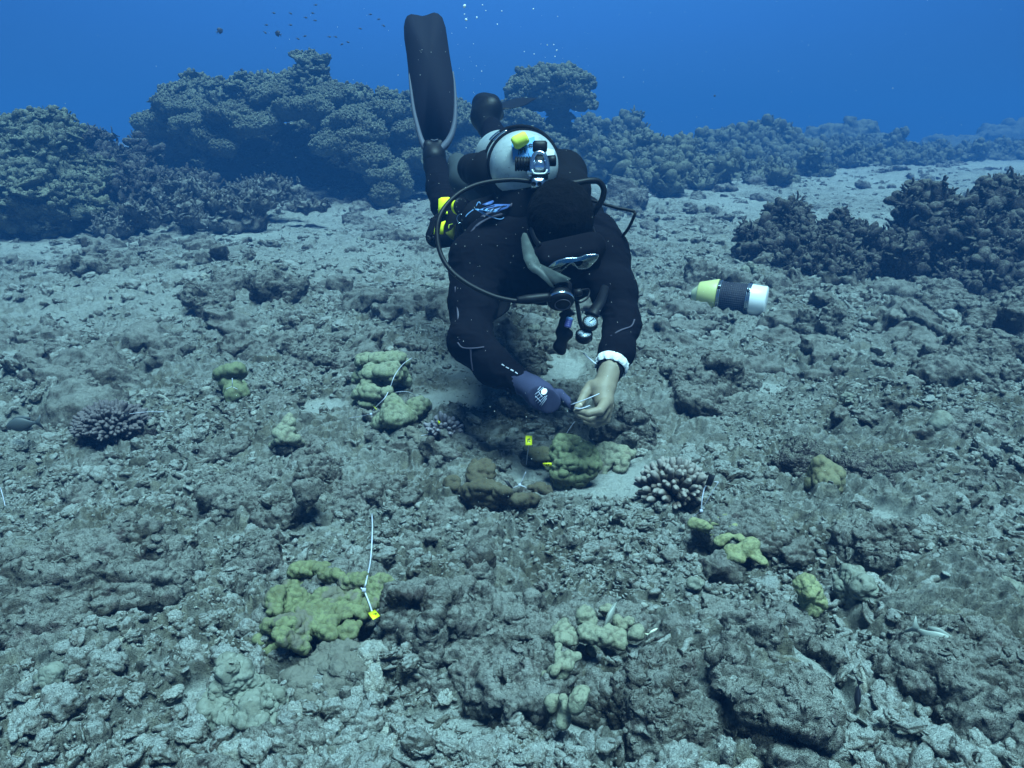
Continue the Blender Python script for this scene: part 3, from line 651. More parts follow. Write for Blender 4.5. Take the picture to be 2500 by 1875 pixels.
M['violet'] = mat('violet_coral', (.055, .044, .046), .7, spec=.3, bump=[(300, .001)], attr=[('low', (.115, .10, .105))])
M['pink'] = mat('pinkish_coral', (.075, .058, .048), .6, spec=.4, bump=[(300, .001)], attr=[('low', (.25, .225, .205))])
M['fingerdark'] = mat('dark_finger_coral', (.10, .085, .095), .7, spec=.3, bump=[(300, .001)], attr=[('low', (.27, .25, .28))])
M['plate_grey'] = mat('grey_plate', (.17, .165, .14), .9, spec=.1, bump=[(120, .004), (400, .002)], mix=[((.11, .10, .085), 30, .5, .66, .8)])
M['white_plate'] = mat('pale_plate', (.20, .21, .175), .8, spec=.2, bump=[(120, .003)], mix=[((.12, .12, .095), 46, .45, .62, .8), ((.30, .31, .27), 90, .58, .66, .6)])
def blob_mesh(lobes, h=.0035, k=.012, knob=(90, .004), seed=0, noise_amp=(.006, 25), pits=None, two=None, pad=.03, under=False):
    B = []
    for t in lobes:
        px, py, rp, e = t[:4]; fz = t[4] if len(t) > 4 else .7; fy = t[5] if len(t) > 5 else 1.0
        c = at_h(px, py, e); r = rp / ppm(c); B.append((c, np.array([r, r * fy, r * fz])))
    pad = pad + noise_amp[0] * 2.6; lo = np.min([c - r for c, r in B], 0) - pad; hi = np.max([c + r for c, r in B], 0) + pad
    def fn(p):
        q = p + noise_amp[0] * 2 * np.stack([noise(p * noise_amp[1] * .6 + 7 * j + seed, seed + j) for j in range(3)], 1)
        d = None
        for c, r in B:
            e = s_ell(q, c, r); d = e if d is None else smin(d, e, k)
        d = d - noise_amp[0] * fbm(p * noise_amp[1] + seed, 3, seed + 4, ridge=under)
        if pits: d = np.maximum(d, pits[1] - worley(p * pits[0] + seed, seed + 2) / pits[0])
        return d
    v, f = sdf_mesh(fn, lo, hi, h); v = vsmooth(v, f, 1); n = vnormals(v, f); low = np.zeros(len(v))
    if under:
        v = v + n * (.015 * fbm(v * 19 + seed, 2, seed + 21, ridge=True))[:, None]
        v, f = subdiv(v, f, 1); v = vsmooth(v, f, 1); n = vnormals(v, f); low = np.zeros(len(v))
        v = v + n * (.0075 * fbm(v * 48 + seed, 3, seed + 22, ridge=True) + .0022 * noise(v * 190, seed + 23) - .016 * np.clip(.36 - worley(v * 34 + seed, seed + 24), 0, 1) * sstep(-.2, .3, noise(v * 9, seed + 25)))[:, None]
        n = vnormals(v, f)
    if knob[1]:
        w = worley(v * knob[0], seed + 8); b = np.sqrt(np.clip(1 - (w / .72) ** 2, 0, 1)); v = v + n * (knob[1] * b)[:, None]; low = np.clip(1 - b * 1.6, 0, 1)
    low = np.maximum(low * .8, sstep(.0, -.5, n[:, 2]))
    return v, f, low
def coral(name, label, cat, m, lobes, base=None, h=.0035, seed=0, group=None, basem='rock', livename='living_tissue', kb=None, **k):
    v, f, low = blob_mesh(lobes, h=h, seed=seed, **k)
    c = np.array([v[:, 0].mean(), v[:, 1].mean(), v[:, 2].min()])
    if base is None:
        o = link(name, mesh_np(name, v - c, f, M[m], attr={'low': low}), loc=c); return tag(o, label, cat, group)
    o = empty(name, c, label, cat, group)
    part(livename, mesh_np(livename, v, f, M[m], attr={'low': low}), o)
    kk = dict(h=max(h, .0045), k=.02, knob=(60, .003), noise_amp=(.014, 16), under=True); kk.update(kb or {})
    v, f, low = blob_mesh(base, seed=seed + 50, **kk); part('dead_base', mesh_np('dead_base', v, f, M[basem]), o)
    return o
def Z4(L, ox=600, oy=1200, s=3.686): return [(ox + t[0] / s, oy + t[1] / s, t[2] / s) + tuple(t[3:]) for t in L]
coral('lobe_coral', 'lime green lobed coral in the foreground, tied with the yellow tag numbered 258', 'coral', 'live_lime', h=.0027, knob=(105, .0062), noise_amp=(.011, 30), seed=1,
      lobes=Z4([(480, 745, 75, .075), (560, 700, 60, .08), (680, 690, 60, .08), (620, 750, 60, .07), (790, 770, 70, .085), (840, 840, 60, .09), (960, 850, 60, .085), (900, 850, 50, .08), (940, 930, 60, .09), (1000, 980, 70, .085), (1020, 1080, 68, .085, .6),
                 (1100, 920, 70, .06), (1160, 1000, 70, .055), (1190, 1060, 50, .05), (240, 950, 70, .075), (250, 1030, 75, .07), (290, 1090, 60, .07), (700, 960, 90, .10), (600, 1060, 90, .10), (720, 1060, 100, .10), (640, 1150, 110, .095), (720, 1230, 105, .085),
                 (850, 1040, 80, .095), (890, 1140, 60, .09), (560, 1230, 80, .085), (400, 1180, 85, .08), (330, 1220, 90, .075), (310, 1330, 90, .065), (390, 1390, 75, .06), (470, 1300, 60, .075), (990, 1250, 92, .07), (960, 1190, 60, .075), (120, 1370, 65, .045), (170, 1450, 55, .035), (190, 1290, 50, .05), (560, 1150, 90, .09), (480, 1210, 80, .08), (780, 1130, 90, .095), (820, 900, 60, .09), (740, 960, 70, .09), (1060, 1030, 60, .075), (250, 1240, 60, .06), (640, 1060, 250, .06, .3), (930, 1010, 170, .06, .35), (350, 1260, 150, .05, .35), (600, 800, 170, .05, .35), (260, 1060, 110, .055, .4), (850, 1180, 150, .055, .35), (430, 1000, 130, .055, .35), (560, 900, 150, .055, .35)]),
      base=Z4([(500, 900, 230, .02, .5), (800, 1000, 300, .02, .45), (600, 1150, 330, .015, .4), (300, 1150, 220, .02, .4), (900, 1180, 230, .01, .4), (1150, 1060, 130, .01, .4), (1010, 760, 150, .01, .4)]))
Z8 = lambda L: Z4(L, 780, 840, 5.53)
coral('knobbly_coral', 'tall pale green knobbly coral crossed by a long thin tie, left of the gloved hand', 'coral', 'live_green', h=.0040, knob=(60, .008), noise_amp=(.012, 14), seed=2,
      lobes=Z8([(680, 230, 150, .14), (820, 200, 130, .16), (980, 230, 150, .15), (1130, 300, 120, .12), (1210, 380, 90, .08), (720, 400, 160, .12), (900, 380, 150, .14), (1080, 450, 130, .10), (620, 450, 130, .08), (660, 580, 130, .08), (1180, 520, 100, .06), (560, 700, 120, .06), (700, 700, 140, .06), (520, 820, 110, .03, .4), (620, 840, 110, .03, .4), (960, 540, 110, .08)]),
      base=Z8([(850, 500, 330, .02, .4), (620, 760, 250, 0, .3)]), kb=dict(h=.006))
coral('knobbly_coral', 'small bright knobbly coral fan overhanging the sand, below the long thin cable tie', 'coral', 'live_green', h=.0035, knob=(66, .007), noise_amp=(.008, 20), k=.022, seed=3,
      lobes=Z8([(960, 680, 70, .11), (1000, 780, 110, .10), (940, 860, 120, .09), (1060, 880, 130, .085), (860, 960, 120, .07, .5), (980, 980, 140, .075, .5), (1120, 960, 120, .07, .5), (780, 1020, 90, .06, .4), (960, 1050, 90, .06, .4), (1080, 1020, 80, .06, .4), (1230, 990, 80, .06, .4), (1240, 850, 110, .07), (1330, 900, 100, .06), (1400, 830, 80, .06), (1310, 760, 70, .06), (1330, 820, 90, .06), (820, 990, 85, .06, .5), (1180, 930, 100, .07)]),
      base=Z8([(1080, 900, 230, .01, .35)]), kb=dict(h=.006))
Z2 = lambda L: Z4(L, 900, 1000, 2.765)
coral('knobbly_coral', 'upright olive knobbly coral just right of the yellow tags', 'coral', 'live_olive', h=.0030, knob=(75, .007), noise_amp=(.010, 22), seed=4,
      lobes=Z2([(1310, 260, 60, .13), (1400, 250, 65, .13), (1460, 260, 50, .12), (1350, 330, 85, .11), (1440, 330, 80, .10), (1320, 410, 85, .08), (1420, 410, 85, .07), (1300, 480, 75, .04), (1390, 490, 80, .03), (1490, 380, 50, .06), (1270, 360, 50, .08)]),
      base=Z2([(1370, 440, 130, 0, .4)]))
coral('knobbly_coral', 'lower grey green knobbly coral with a white spot, right of the upright olive one', 'coral', 'live_cream', h=.0035, knob=(70, .006), noise_amp=(.010, 22), seed=5,
      lobes=Z2([(1580, 250, 60, .07), (1660, 260, 70, .07), (1720, 310, 55, .06), (1620, 330, 70, .05), (1720, 380, 45, .04), (1570, 390, 50, .03), (1540, 310, 50, .05)]), base=Z2([(1640, 350, 120, 0, .4)]))
coral('plate_coral', 'small yellowish coral cap over a dark hollow, behind the two yellow tags', 'coral', 'live_gold', h=.0035, knob=(95, .004), noise_amp=(.010, 20), seed=6,
      lobes=Z2([(1100, 280, 60, .075, .5), (1180, 270, 65, .08, .5), (1220, 310, 50, .07, .5), (1150, 310, 60, .07, .5)]), base=Z2([(1000, 320, 90, .02, .5), (1130, 320, 110, .03, .35), (940, 360, 60, .01, .5)]))
coral('brown_lobe_coral', 'brown lobed coral with black tag and white tie, left of the bright sand patch', 'coral', 'live_brown', h=.0032, knob=(70, .008), noise_amp=(.014, 22), seed=7,
      lobes=Z2([(760, 390, 50, .075), (760, 440, 80, .07), (680, 560, 75, .05), (740, 520, 95, .08), (830, 480, 90, .085), (880, 540, 80, .07), (640, 580, 55, .04), (560, 540, 60, .03), (800, 570, 90, .05), (1010, 590, 75, .045), (1080, 580, 70, .05), (1130, 560, 55, .045), (960, 580, 60, .045)]),
      base=Z2([(780, 560, 190, 0, .4), (1040, 600, 120, 0, .35)]))
coral('finger_clump', 'small pale olive coral clump standing alone between the violet coral and the knobbly corals', 'coral', 'live_cream', h=.0035, knob=(60, .007), noise_amp=(.01, 22), seed=8,
      lobes=[(695, 1040, 16, .09), (705, 1032, 14, .10), (685, 1060, 18, .07), (715, 1058, 17, .07), (700, 1075, 22, .05), (725, 1080, 18, .04), (678, 1080, 18, .03), (740, 1085, 14, .03)], base=[(705, 1090, 36, 0, .5)])
coral('olive_coral', 'small dark olive coral head with a thin white tie standing up from it, upper left', 'coral', 'live_olive', h=.005, knob=(50, .006), noise_amp=(.014, 16), seed=9,
      lobes=[(545, 920, 24, .10), (575, 922, 26, .09), (560, 945, 26, .06), (575, 970, 26, .04), (600, 940, 22, .04)], base=[(580, 965, 48, 0, .4)], kb=dict(h=.007))
coral('boulder_coral', 'round golden boulder coral on a dark rubble mound, right of the pinkish finger coral', 'coral', 'live_gold', h=.0035, knob=(58, .006), noise_amp=(.010, 22), seed=10,
      lobes=[(2003, 1145, 36, .06, .8), (2035, 1155, 32, .05, .8), (1985, 1168, 32, .04, .7), (2042, 1178, 28, .03), (2015, 1172, 34, .04)], base=[(1970, 1120, 48, .03, .6), (1940, 1150, 50, .02, .6), (2110, 1165, 60, .01, .5), (2170, 1150, 40, 0, .5)], basem='dark_rock')
coral('brain_coral', 'small round chalk white coral far right, level with the hands', 'coral', 'white_plate', h=.004, knob=(90, .002), noise_amp=(.003, 20), seed=11, lobes=[(2297, 1025, 26, .05, .85), (2285, 1035, 22, .04)], base=[(2275, 1050, 44, 0, .5)])
Z5 = lambda L: Z4(L, 1500, 1100, 4.916)
coral('encrusted_rock', 'rough rock crusted with bright yellow coral lobes, right of the pinkish finger coral', 'coral rock', 'live_yellow', h=.0028, knob=(120, .0022), noise_amp=(.006, 30), seed=12, livename='yellow_crust',
      lobes=Z5([(1050, 850, 95, .10, .4), (1120, 900, 80, .095, .4), (1000, 880, 70, .095, .4), (1270, 820, 70, .10, .35), (1360, 780, 60, .10, .35), (1440, 940, 60, .09, .5), (1340, 1040, 65, .085), (1270, 1110, 60, .075), (1620, 1110, 70, .085), (1550, 1160, 75, .08), (1440, 1250, 85, .07), (1340, 1310, 60, .055), (1720, 1290, 75, .06, .4), (1770, 1320, 50, .055, .4), (1180, 960, 70, .08, .4), (1200, 1030, 55, .075), (1500, 1060, 60, .085, .4), (1400, 1180, 70, .075), (1640, 1240, 60, .07, .4)]),
      base=Z5([(1120, 960, 200, .04, .5), (1400, 980, 260, .06, .5), (1650, 1100, 260, .05, .5), (1500, 1200, 230, .035, .4), (1800, 1000, 170, .04, .6), (1700, 800, 220, .03, .5)]))
Z6 = lambda L: Z4(L, 1300, 1450, 3.904)
coral('finger_lobe_coral', 'cluster of rounded pale coral lobes at the bottom centre, beside a smooth sand hollow', 'coral', 'live_cream', h=.0024, knob=(150, .0012), noise_amp=(.004, 34), k=.009, seed=14,
      lobes=Z6([(240, 630, 47, 0.112, .9), (340, 600, 47, 0.117, .9), (430, 635, 49, 0.112, .9), (170, 730, 47, 0.107, .9), (110, 780, 49, 0.092, .9), (195, 760, 49, 0.112, .9), (255, 710, 43, 0.112, .9), (340, 720, 64, 0.107, .9), (90, 860, 54, 0.072, .9), (170, 840, 54, 0.082, .9), (240, 800, 54, 0.092, .9), (160, 890, 49, 0.067, .9), (300, 790, 54, 0.092, .9), (235, 550, 41, 0.112, .9)]),
      base=Z6([(230, 800, 130, .01, .6), (340, 690, 110, .03, .6)]))
coral('finger_lobe_coral', 'rounded pale lobes along the left edge of a flat coral slab at the bottom centre', 'coral', 'live_cream', h=.0024, knob=(150, .0012), noise_amp=(.004, 34), k=.010, seed=15,
      lobes=Z6([(440, 900, 47, 0.112, .9), (500, 890, 43, 0.112, .9), (420, 970, 47, 0.107, .9), (200, 1030, 64, 0.082, .9), (290, 1000, 43, 0.092, .9), (330, 1050, 64, 0.092, .9), (190, 1100, 58, 0.072, .9), (310, 1130, 64, 0.077, .9), (320, 1210, 71, 0.067, .8), (430, 1060, 71, 0.097, .9), (450, 980, 54, 0.107)]),
      base=Z6([(560, 1080, 170, .035, .45), (700, 1020, 160, .04, .4), (850, 1050, 130, .04, .4), (840, 1200, 70, .03, .4), (560, 960, 110, .05, .4), (970, 1080, 70, .035, .4), (660, 1160, 80, .03, .4)]), kb=dict(h=.0035, noise_amp=(.006, 24)))
coral('lobed_coral', 'lumpy cream coral pair in front of a small striped fish, lower centre', 'coral', 'live_cream', h=.0027, knob=(115, .005), noise_amp=(.008, 30), seed=16,
      lobes=Z6([(300, 350, 64, 0.080, .8), (370, 420, 91, 0.080, .8), (420, 450, 64, 0.075), (540, 270, 86, 0.090, .8), (620, 340, 108, 0.095, .8), (540, 400, 64, 0.070), (570, 520, 54, 0.050, .9), (580, 590, 49, 0.040, .9), (510, 460, 38, 0.060), (700, 320, 64, 0.080), (830, 260, 75, 0.080), (820, 400, 108, 0.070), (1000, 380, 97, 0.070), (930, 210, 54, 0.080), (700, 150, 64, 0.070), (660, 190, 54, 0.070)]),
      base=Z6([(450, 400, 180, .01, .5), (700, 330, 180, .01, .5), (950, 360, 150, .01, .5), (180, 350, 90, .01, .5)]))
# finger corals
def finger_coral(px, py, rp, name, label, m, n, frad, e=.02, up=.75, seed=0, spread=-.25, long=(.8, 1.05), fork=.35, tipk=(.82, .98)):
    r = np.random.default_rng(seed); c = at_h(px, py, e + .012); Rr = rp / ppm(c); ms = []; fr = frad / ppm(c)
    for k in range(n):
        z = 1 - (k + .5) / n * (1 - spread); a = k * 2.39996 + r.normal(0, .12); s = math.sqrt(max(0, 1 - z * z)); d = np.array([s * math.cos(a), s * math.sin(a), z * up + .06]) + r.normal(0, .05, 3)
        L = Rr * r.uniform(*long); pts = [c + d * L * t + np.array([0, 0, .1 * L * t * t]) for t in (.25, .5, .72, .9, 1.0)]; g = fr * r.uniform(.85, 1.15)
        ms.append(tube(pts, [g * .8, g * .95, g * 1.05, g * 1.1, g * .62], 8, 3))
        if r.random() < fork:
            q = d + r.normal(0, .35, 3); q /= np.linalg.norm(q); ms.append(tube([pts[1], pts[2] + q * L * .12, pts[2] + q * L * .26], [g * .8, g * .95, g * .6], 7, 3))
    v, f = join(ms); v = v + .0016 * np.stack([noise(v * 130 + 5 * j, seed + j) for j in range(3)], 1)
    q = (v - c) / np.array([1, 1, up]); tip = sstep(Rr * tipk[0], Rr * tipk[1], np.linalg.norm(q, axis=1)) * sstep(-.5, .3, vnormals(v, f)[:, 2])
    o = empty(name, c, label, 'coral'); part('branches', mesh_np('branches', v, f, M[m], attr={'low': tip}), o)
    v, f, _ = blob_mesh([(px, py, rp * .62, e * .6, up * .8), (px - rp * .4, py + rp * .3, rp * .5, 0, .5), (px + rp * .5, py + rp * .25, rp * .5, 0, .5)], h=.005, k=.02, knob=(70, .004), noise_amp=(.012, 20), seed=seed + 3, under=True)
    part('dead_base', mesh_np('dead_base', v, f, M['dark_rock']), o); return o
finger_coral(272, 1052, 86, 'finger_coral', 'dense violet finger coral at the left with a small black tag on its top edge', 'violet', 330, 5.2, e=.03, up=.62, seed=3, spread=.02, long=(.92, 1.06), fork=.3, tipk=(.86, .97))
finger_coral(1645, 1208, 92, 'finger_coral', 'pinkish finger coral with pale tips on the right edge of the bright sand patch', 'pink', 175, 7.0, e=.03, up=.85, seed=5, spread=-.15, tipk=(.90, 1.04))
finger_coral(1085, 1062, 45, 'finger_coral', 'small dark open branched finger coral right of the bright knobbly fan', 'fingerdark', 58, 4.6, e=.03, up=.95, seed=8, spread=-.1, long=(.75, 1.2), fork=.7, tipk=(.8, 1.1))

# named rocks and plates
def rock(name, label, lobes, m='rock', cat='rock', h=.006, seed=0, amp=(.02, 13), knob=(45, .002), pits=None, k=.03):
    if m in ('rock', 'dark_rock'): knob = (knob[0] * 1.5, knob[1] * .15); amp = (amp[0] * 1.15, amp[1]); fl = .72 if h < .0065 else .9; lobes = [(q[0], q[1], q[2] * .92, q[3] * .8 * fl) + ((q[4] * fl,) + tuple(q[5:]) if len(q) > 4 else ()) for q in lobes]
    v, f, _ = blob_mesh(lobes, h=h, k=k, knob=knob, noise_amp=amp, seed=seed, under=True, pits=pits)
    if m in ('rock', 'dark_rock'):
        ext = float(np.ptp(v[:, 0])); v, f = surf_scatter(v, f, LS[8:] + TW[-3:], int(60 + 420 * ext), .002 + h * .4, .006 + h * .8, seed, .0, .85)
    return thing_mesh(name, v, f, M[m], label, cat)
rock('coral_rock', 'big pitted coral rock with a dark overhang along its front, left foreground', [(90, 1360, 120, .04, .35), (190, 1330, 130, .06, .35), (300, 1370, 110, .07, .35), (110, 1450, 120, .05, .3), (230, 1460, 130, .06, .3), (330, 1430, 90, .07, .35), (190, 1490, 130, .055, .2), (60, 1400, 90, .04, .3)], h=.007, seed=1, amp=(.030, 9), knob=(30, .010), pits=(13, .022))
rock('coral_rock', 'long low coral rock shelf across the middle, left of the tagged brown coral', [(620, 1190, 80, .03, .35), (560, 1215, 60, .02, .4), (700, 1220, 80, .04, .35), (760, 1200, 70, .03, .35)], seed=2, amp=(.025, 11), knob=(34, .009))
rock('coral_rock', 'dark jagged rock just behind the top of the long white tie', [(850, 1170, 44, .05, .8), (900, 1190, 52, .05, .7), (870, 1220, 60, .03, .5), (930, 1215, 40, .03, .6), (835, 1150, 28, .06, .8)], 'rock', h=.0045, seed=3, amp=(.026, 16), knob=(50, .007), pits=(24, .012))
rock('coral_rock', 'tilted brownish rock slab with a dark right face, above the lime green coral', [(620, 1360, 56, .03, .7), (660, 1340, 40, .05, .8), (600, 1400, 60, .02, .5), (650, 1380, 44, .03, .7)], seed=4, amp=(.018, 14))
rock('coral_slab', 'wide crusty slab with a ragged front ledge over smooth sand, bottom middle', [(1120, 1480, 90, .005, .22), (1200, 1540, 110, .01, .2), (1100, 1590, 70, .02, .2), (1170, 1640, 80, .03, .18), (1120, 1540, 90, .01, .2), (1215, 1580, 60, .02, .2), (1040, 1500, 60, .0, .25)], h=.006, seed=5, amp=(.030, 11), knob=(36, .006), pits=(17, .013))
rock('boulder', 'rounded sediment covered boulder at the bottom, right of the rounded coral lobes', [(1620, 1770, 76, .06, .6), (1680, 1760, 60, .055, .6), (1600, 1800, 56, .04, .5), (1640, 1730, 56, .07, .5), (1710, 1790, 40, .03, .6)], h=.0045, seed=6, amp=(.010, 16), knob=(60, .004))
rock('boulder', 'smaller lumpy rock directly behind the rounded boulder at the bottom', [(1580, 1670, 50, .05, .7), (1620, 1650, 46, .05, .7), (1560, 1700, 40, .03, .6)], h=.0045, seed=7, amp=(.012, 18))
rock('hollow_rock', 'broad rock with a dark purplish hollow in its front, lower right', [(1790, 1650, 80, .06, .4), (1880, 1690, 90, .06, .4), (1960, 1730, 70, .05, .45), (1840, 1620, 80, .07, .35), (1940, 1780, 60, .03, .5), (1870, 1760, 60, .02, .5), (1740, 1640, 50, .04, .5)], h=.0055, seed=8, amp=(.022, 13), pits=(11, .028))
rock('coral_rock', 'dark jumbled rock left of the small yellow coral stub, lower right', [(1870, 1500, 60, .06, .6), (1930, 1530, 60, .05, .6), (1820, 1470, 50, .06, .6), (1900, 1460, 40, .07, .6)], h=.005, seed=9, amp=(.024, 15), pits=(20, .013))
rock('rock_shelf', 'smooth pale rock shelf with a shaded undercut, right foreground edge', [(2270, 1590, 90, .07, .35), (2350, 1640, 100, .07, .35), (2430, 1660, 80, .06, .35), (2220, 1630, 70, .05, .35), (2310, 1690, 80, .04, .3), (2460, 1620, 60, .05, .4)], h=.006, seed=10, amp=(.016, 11), knob=(40, .003))
rock('coral_rock', 'dark rock mound with a ragged top, centre right foreground', [(2080, 1370, 60, .05, .6), (2140, 1350, 60, .06, .6), (2160, 1400, 60, .03, .6), (2050, 1340, 46, .04, .6)], 'rock', h=.005, seed=11, amp=(.024, 15), pits=(20, .012))
rock('coral_rock', 'dark rough rock heap in front of the bucket, right of the bare hand', [(1690, 920, 46, .08, .7), (1740, 940, 56, .07, .7), (1800, 950, 50, .05, .7), (1700, 980, 70, .03, .5), (1790, 1000, 60, .02, .5), (1660, 900, 26, .10, .8)], 'rock', h=.007, seed=12, amp=(.032, 11), knob=(26, .012), pits=(14, .018))
rock('coral_rock', 'olive tinted bushy rock far right with a flat shaded foot', [(2310, 870, 40, .10, .8), (2360, 850, 44, .13, .8), (2400, 880, 44, .10, .8), (2340, 910, 60, .05, .6), (2420, 920, 46, .04, .6), (2290, 900, 36, .05, .7)], 'rock', h=.008, seed=13, amp=(.035, 10), knob=(22, .016))
rock('coral_rock', 'dark rock cluster right of the bucket on the sand', [(1940, 800, 30, .07, .8), (1985, 790, 34, .08, .8), (2015, 810, 34, .06, .7), (2070, 800, 36, .05, .6), (1960, 830, 40, .02, .5)], 'rock', h=.010, seed=14, amp=(.035, 9), knob=(20, .016))
rock('coral_rock', 'dark mounded rock at the far right edge, below the tall thicket', [(2470, 740, 50, .10, .8), (2430, 800, 60, .06, .6), (2500, 800, 60, .09, .8), (2480, 870, 40, .05, .7)], 'rock', h=.010, seed=15, amp=(.035, 9), knob=(20, .016))
rock('coral_rock', 'lumpy rock in front of the dark thicket, upper right', [(2300, 735, 50, .07, .7), (2350, 745, 40, .06, .6), (2380, 770, 34, .04, .6), (2290, 760, 40, .04, .5)], 'rock', h=.010, seed=16, amp=(.03, 9), knob=(20, .014))
rock('coral_rock', 'solitary dark square rock beyond the angled thin hose, right of the diver', [(1520, 480, 42, .18, .9), (1550, 500, 32, .12, .8), (1500, 510, 40, .08, .8)], 'rock', h=.018, seed=17, amp=(.05, 6), knob=(10, .03))
rock('coral_rock', 'dark wavy rock with a shaded hollow, mid left on the sand', [(620, 700, 40, .06, .7), (665, 715, 44, .07, .6), (700, 730, 34, .04, .6), (590, 695, 30, .04, .7)], 'rock', h=.010, seed=18, amp=(.03, 9), knob=(20, .014))
rock('coral_rock', 'sandy humped rock with dark pits, mid left behind the wavy rock', [(470, 730, 50, .06, .5), (520, 740, 44, .06, .5), (500, 765, 50, .03, .4), (550, 700, 40, .05, .5)], 'rock', h=.010, seed=19, amp=(.03, 9), knob=(20, .014))
rock('coral_rock', 'low rock platform at the left behind the violet finger coral', [(180, 930, 60, .04, .35), (230, 945, 56, .04, .35), (200, 975, 60, .02, .35)], 'rock', h=.008, seed=20, amp=(.02, 10))
rock('coral_rock', 'ledge of rock with a dark slot beneath, behind the knobbly corals', [(800, 850, 50, .05, .4), (860, 860, 40, .04, .4), (750, 870, 50, .03, .4), (720, 840, 40, .03, .5)], 'rock', h=.008, seed=21, amp=(.022, 10))
rock('coral_rock', 'brown rounded rock standing just beyond the gloved wrist', [(1290, 885, 20, .10, .9), (1295, 905, 26, .06, .9), (1275, 905, 20, .04, .8)], 'rock', h=.006, seed=22, amp=(.02, 14))
rock('coral_rock', 'dark pitted lump with one pale side, below the gloved wrist', [(1240, 1010, 26, .05, .8), (1262, 1015, 22, .045, .8)], 'rock', h=.005, seed=23, amp=(.014, 20), knob=(70, .004))
rock('coral_rock', 'triangular brown rock right behind the bare fingertips', [(1500, 1045, 40, .05, .7), (1540, 1060, 44, .04, .6), (1470, 1060, 36, .03, .7), (1580, 1065, 30, .03, .6)], 'rock', h=.0055, seed=24, amp=(.02, 14))
rock('coral_plate', 'flat grey coral plate with a shaded rim, just below the lime green coral', [(800, 1640, 66, .04, .14, 1.0), (840, 1610, 56, .045, .14), (770, 1670, 44, .03, .14)], 'plate_grey', 'coral plate', h=.0035, seed=25, amp=(.004, 20), knob=(150, .001), k=.02)
rock('coral_plate', 'broken pale plate stack with upright edge, below and left of the lime green coral', [(585, 1640, 26, .055, 1.2, .3), (600, 1668, 30, .045, .9, .25), (612, 1700, 40, .03, .18), (590, 1738, 50, .02, .14), (635, 1748, 34, .015, .14), (560, 1712, 30, .02, .16)], 'white_plate', 'coral plate', h=.0030, seed=26, amp=(.009, 26), knob=(110, .002), k=.012)
rock('coral_stub', 'small yellow coral stub poking from dark rubble, lower right', [(1968, 1445, 13, .09, .9), (1972, 1460, 16, .075, .9), (1980, 1475, 14, .06, .8)], 'live_yellow', 'coral', h=.003, seed=27, amp=(.003, 40), knob=(120, .002), k=.01)
rock('coral_stub', 'sparkling white broken coral chunk in the rubble, right foreground', [(2090, 1432, 22, .05, .8), (2110, 1440, 18, .045, .8), (2080, 1450, 16, .04, .8)], 'white_plate', 'coral', h=.003, seed=28, amp=(.007, 50), knob=(150, .003), k=.008)
rock('dead_branch', 'grey dead coral branch lying aslant in front of the small dark finger coral', [(1000 + 9 * k, 1052 + 8.2 * k, 8 - .2 * k, .05 - .002 * k, .9) for k in range(9)], 'plate_grey', 'coral branch', h=.003, seed=29, amp=(.003, 40), knob=(110, .002), k=.008)
print('corals', time.time() - T0)

# ties and tags
M['tie'] = mat('white_tie', (.50, .52, .62), .45, spec=.4)
M['tag_yellow'] = mat('yellow_tag', (.85, .86, .02), .5, spec=.3)
M['tag_black'] = mat('black_tag', (.012, .012, .015), .5, spec=.3)
M['ink'] = mat('black_ink', (.01, .01, .012), .6, spec=.2)
def tie(label, strands, tagspec=None, r=.0008, knot=None, group=None, name='cable_tie'):
    """strands: list of [(px,py,e),...]; tagspec=(corners px list,e list, material, text, text rotation)"""
    pts = [[at_h(*q) for q in s_] for s_ in strands]; c = pts[0][0]
    o = empty(name, c, label, 'tag' if tagspec else 'cable tie', group)
    for s_ in pts:
        v, f = tube(s_, r, 6, 5, flat=(1.5, .7)); part('strap', mesh_np('strap', v, f, M['tie']), o)
    if knot:
        kc = at_h(*knot); v, f = boxm(kc, np.stack([RT, UP, -FW], 1), (.0035, .003, .0035)); part('lock', mesh_np('lock', v, f, M['tie']), o)
    if tagspec:
        cor, e, m, text, rot = tagspec; cp = [at_h(x, y, z) for (x, y), z in zip(cor, e)]; cp = np.array(cp)
        nr = np.cross(cp[1] - cp[0], cp[3] - cp[0]); nr /= np.linalg.norm(nr)
        if nr @ (CAM - cp[0]) < 0: nr = -nr
        v, f = extrude(cp, nr * .0007); tg = part('tag_plate', mesh_np('tag_plate', v, f, M[m], smooth=False), o)
        if text:
            from mathutils import Matrix, Vector
            cu = bpy.data.curves.new('tag_number', 'FONT'); cu.body = text; cu.align_x = 'CENTER'; cu.align_y = 'CENTER'
            w = np.linalg.norm(cp[1] - cp[0]); hgt = np.linalg.norm(cp[3] - cp[0]); cu.size = min(w / len(text) * 1.35, hgt * 1.0); cu.extrude = .0002; cu.offset = cu.size * .018
            cu.materials.append(M['ink']); tmp = bpy.data.objects.new('tmp', cu); C.objects.link(tmp); bpy.context.view_layer.update(); tm = bpy.data.meshes.new_from_object(tmp.evaluated_get(bpy.context.evaluated_depsgraph_get())); bpy.data.objects.remove(tmp); to = bpy.data.objects.new('tag_number', tm); C.objects.link(to); to.parent = tg
            x = (cp[1] - cp[0]) / w; y = np.cross(nr, x); ctr = cp.mean(0) + nr * .0011
            mm = Matrix.Rotation(rot, 3, 'Z'); Rm = Matrix(((x[0], y[0], nr[0]), (x[1], y[1], nr[1]), (x[2], y[2], nr[2]))) @ mm
            to.matrix_local = Matrix.Translation(Vector(ctr - c)) @ Rm.to_4x4()
    return o
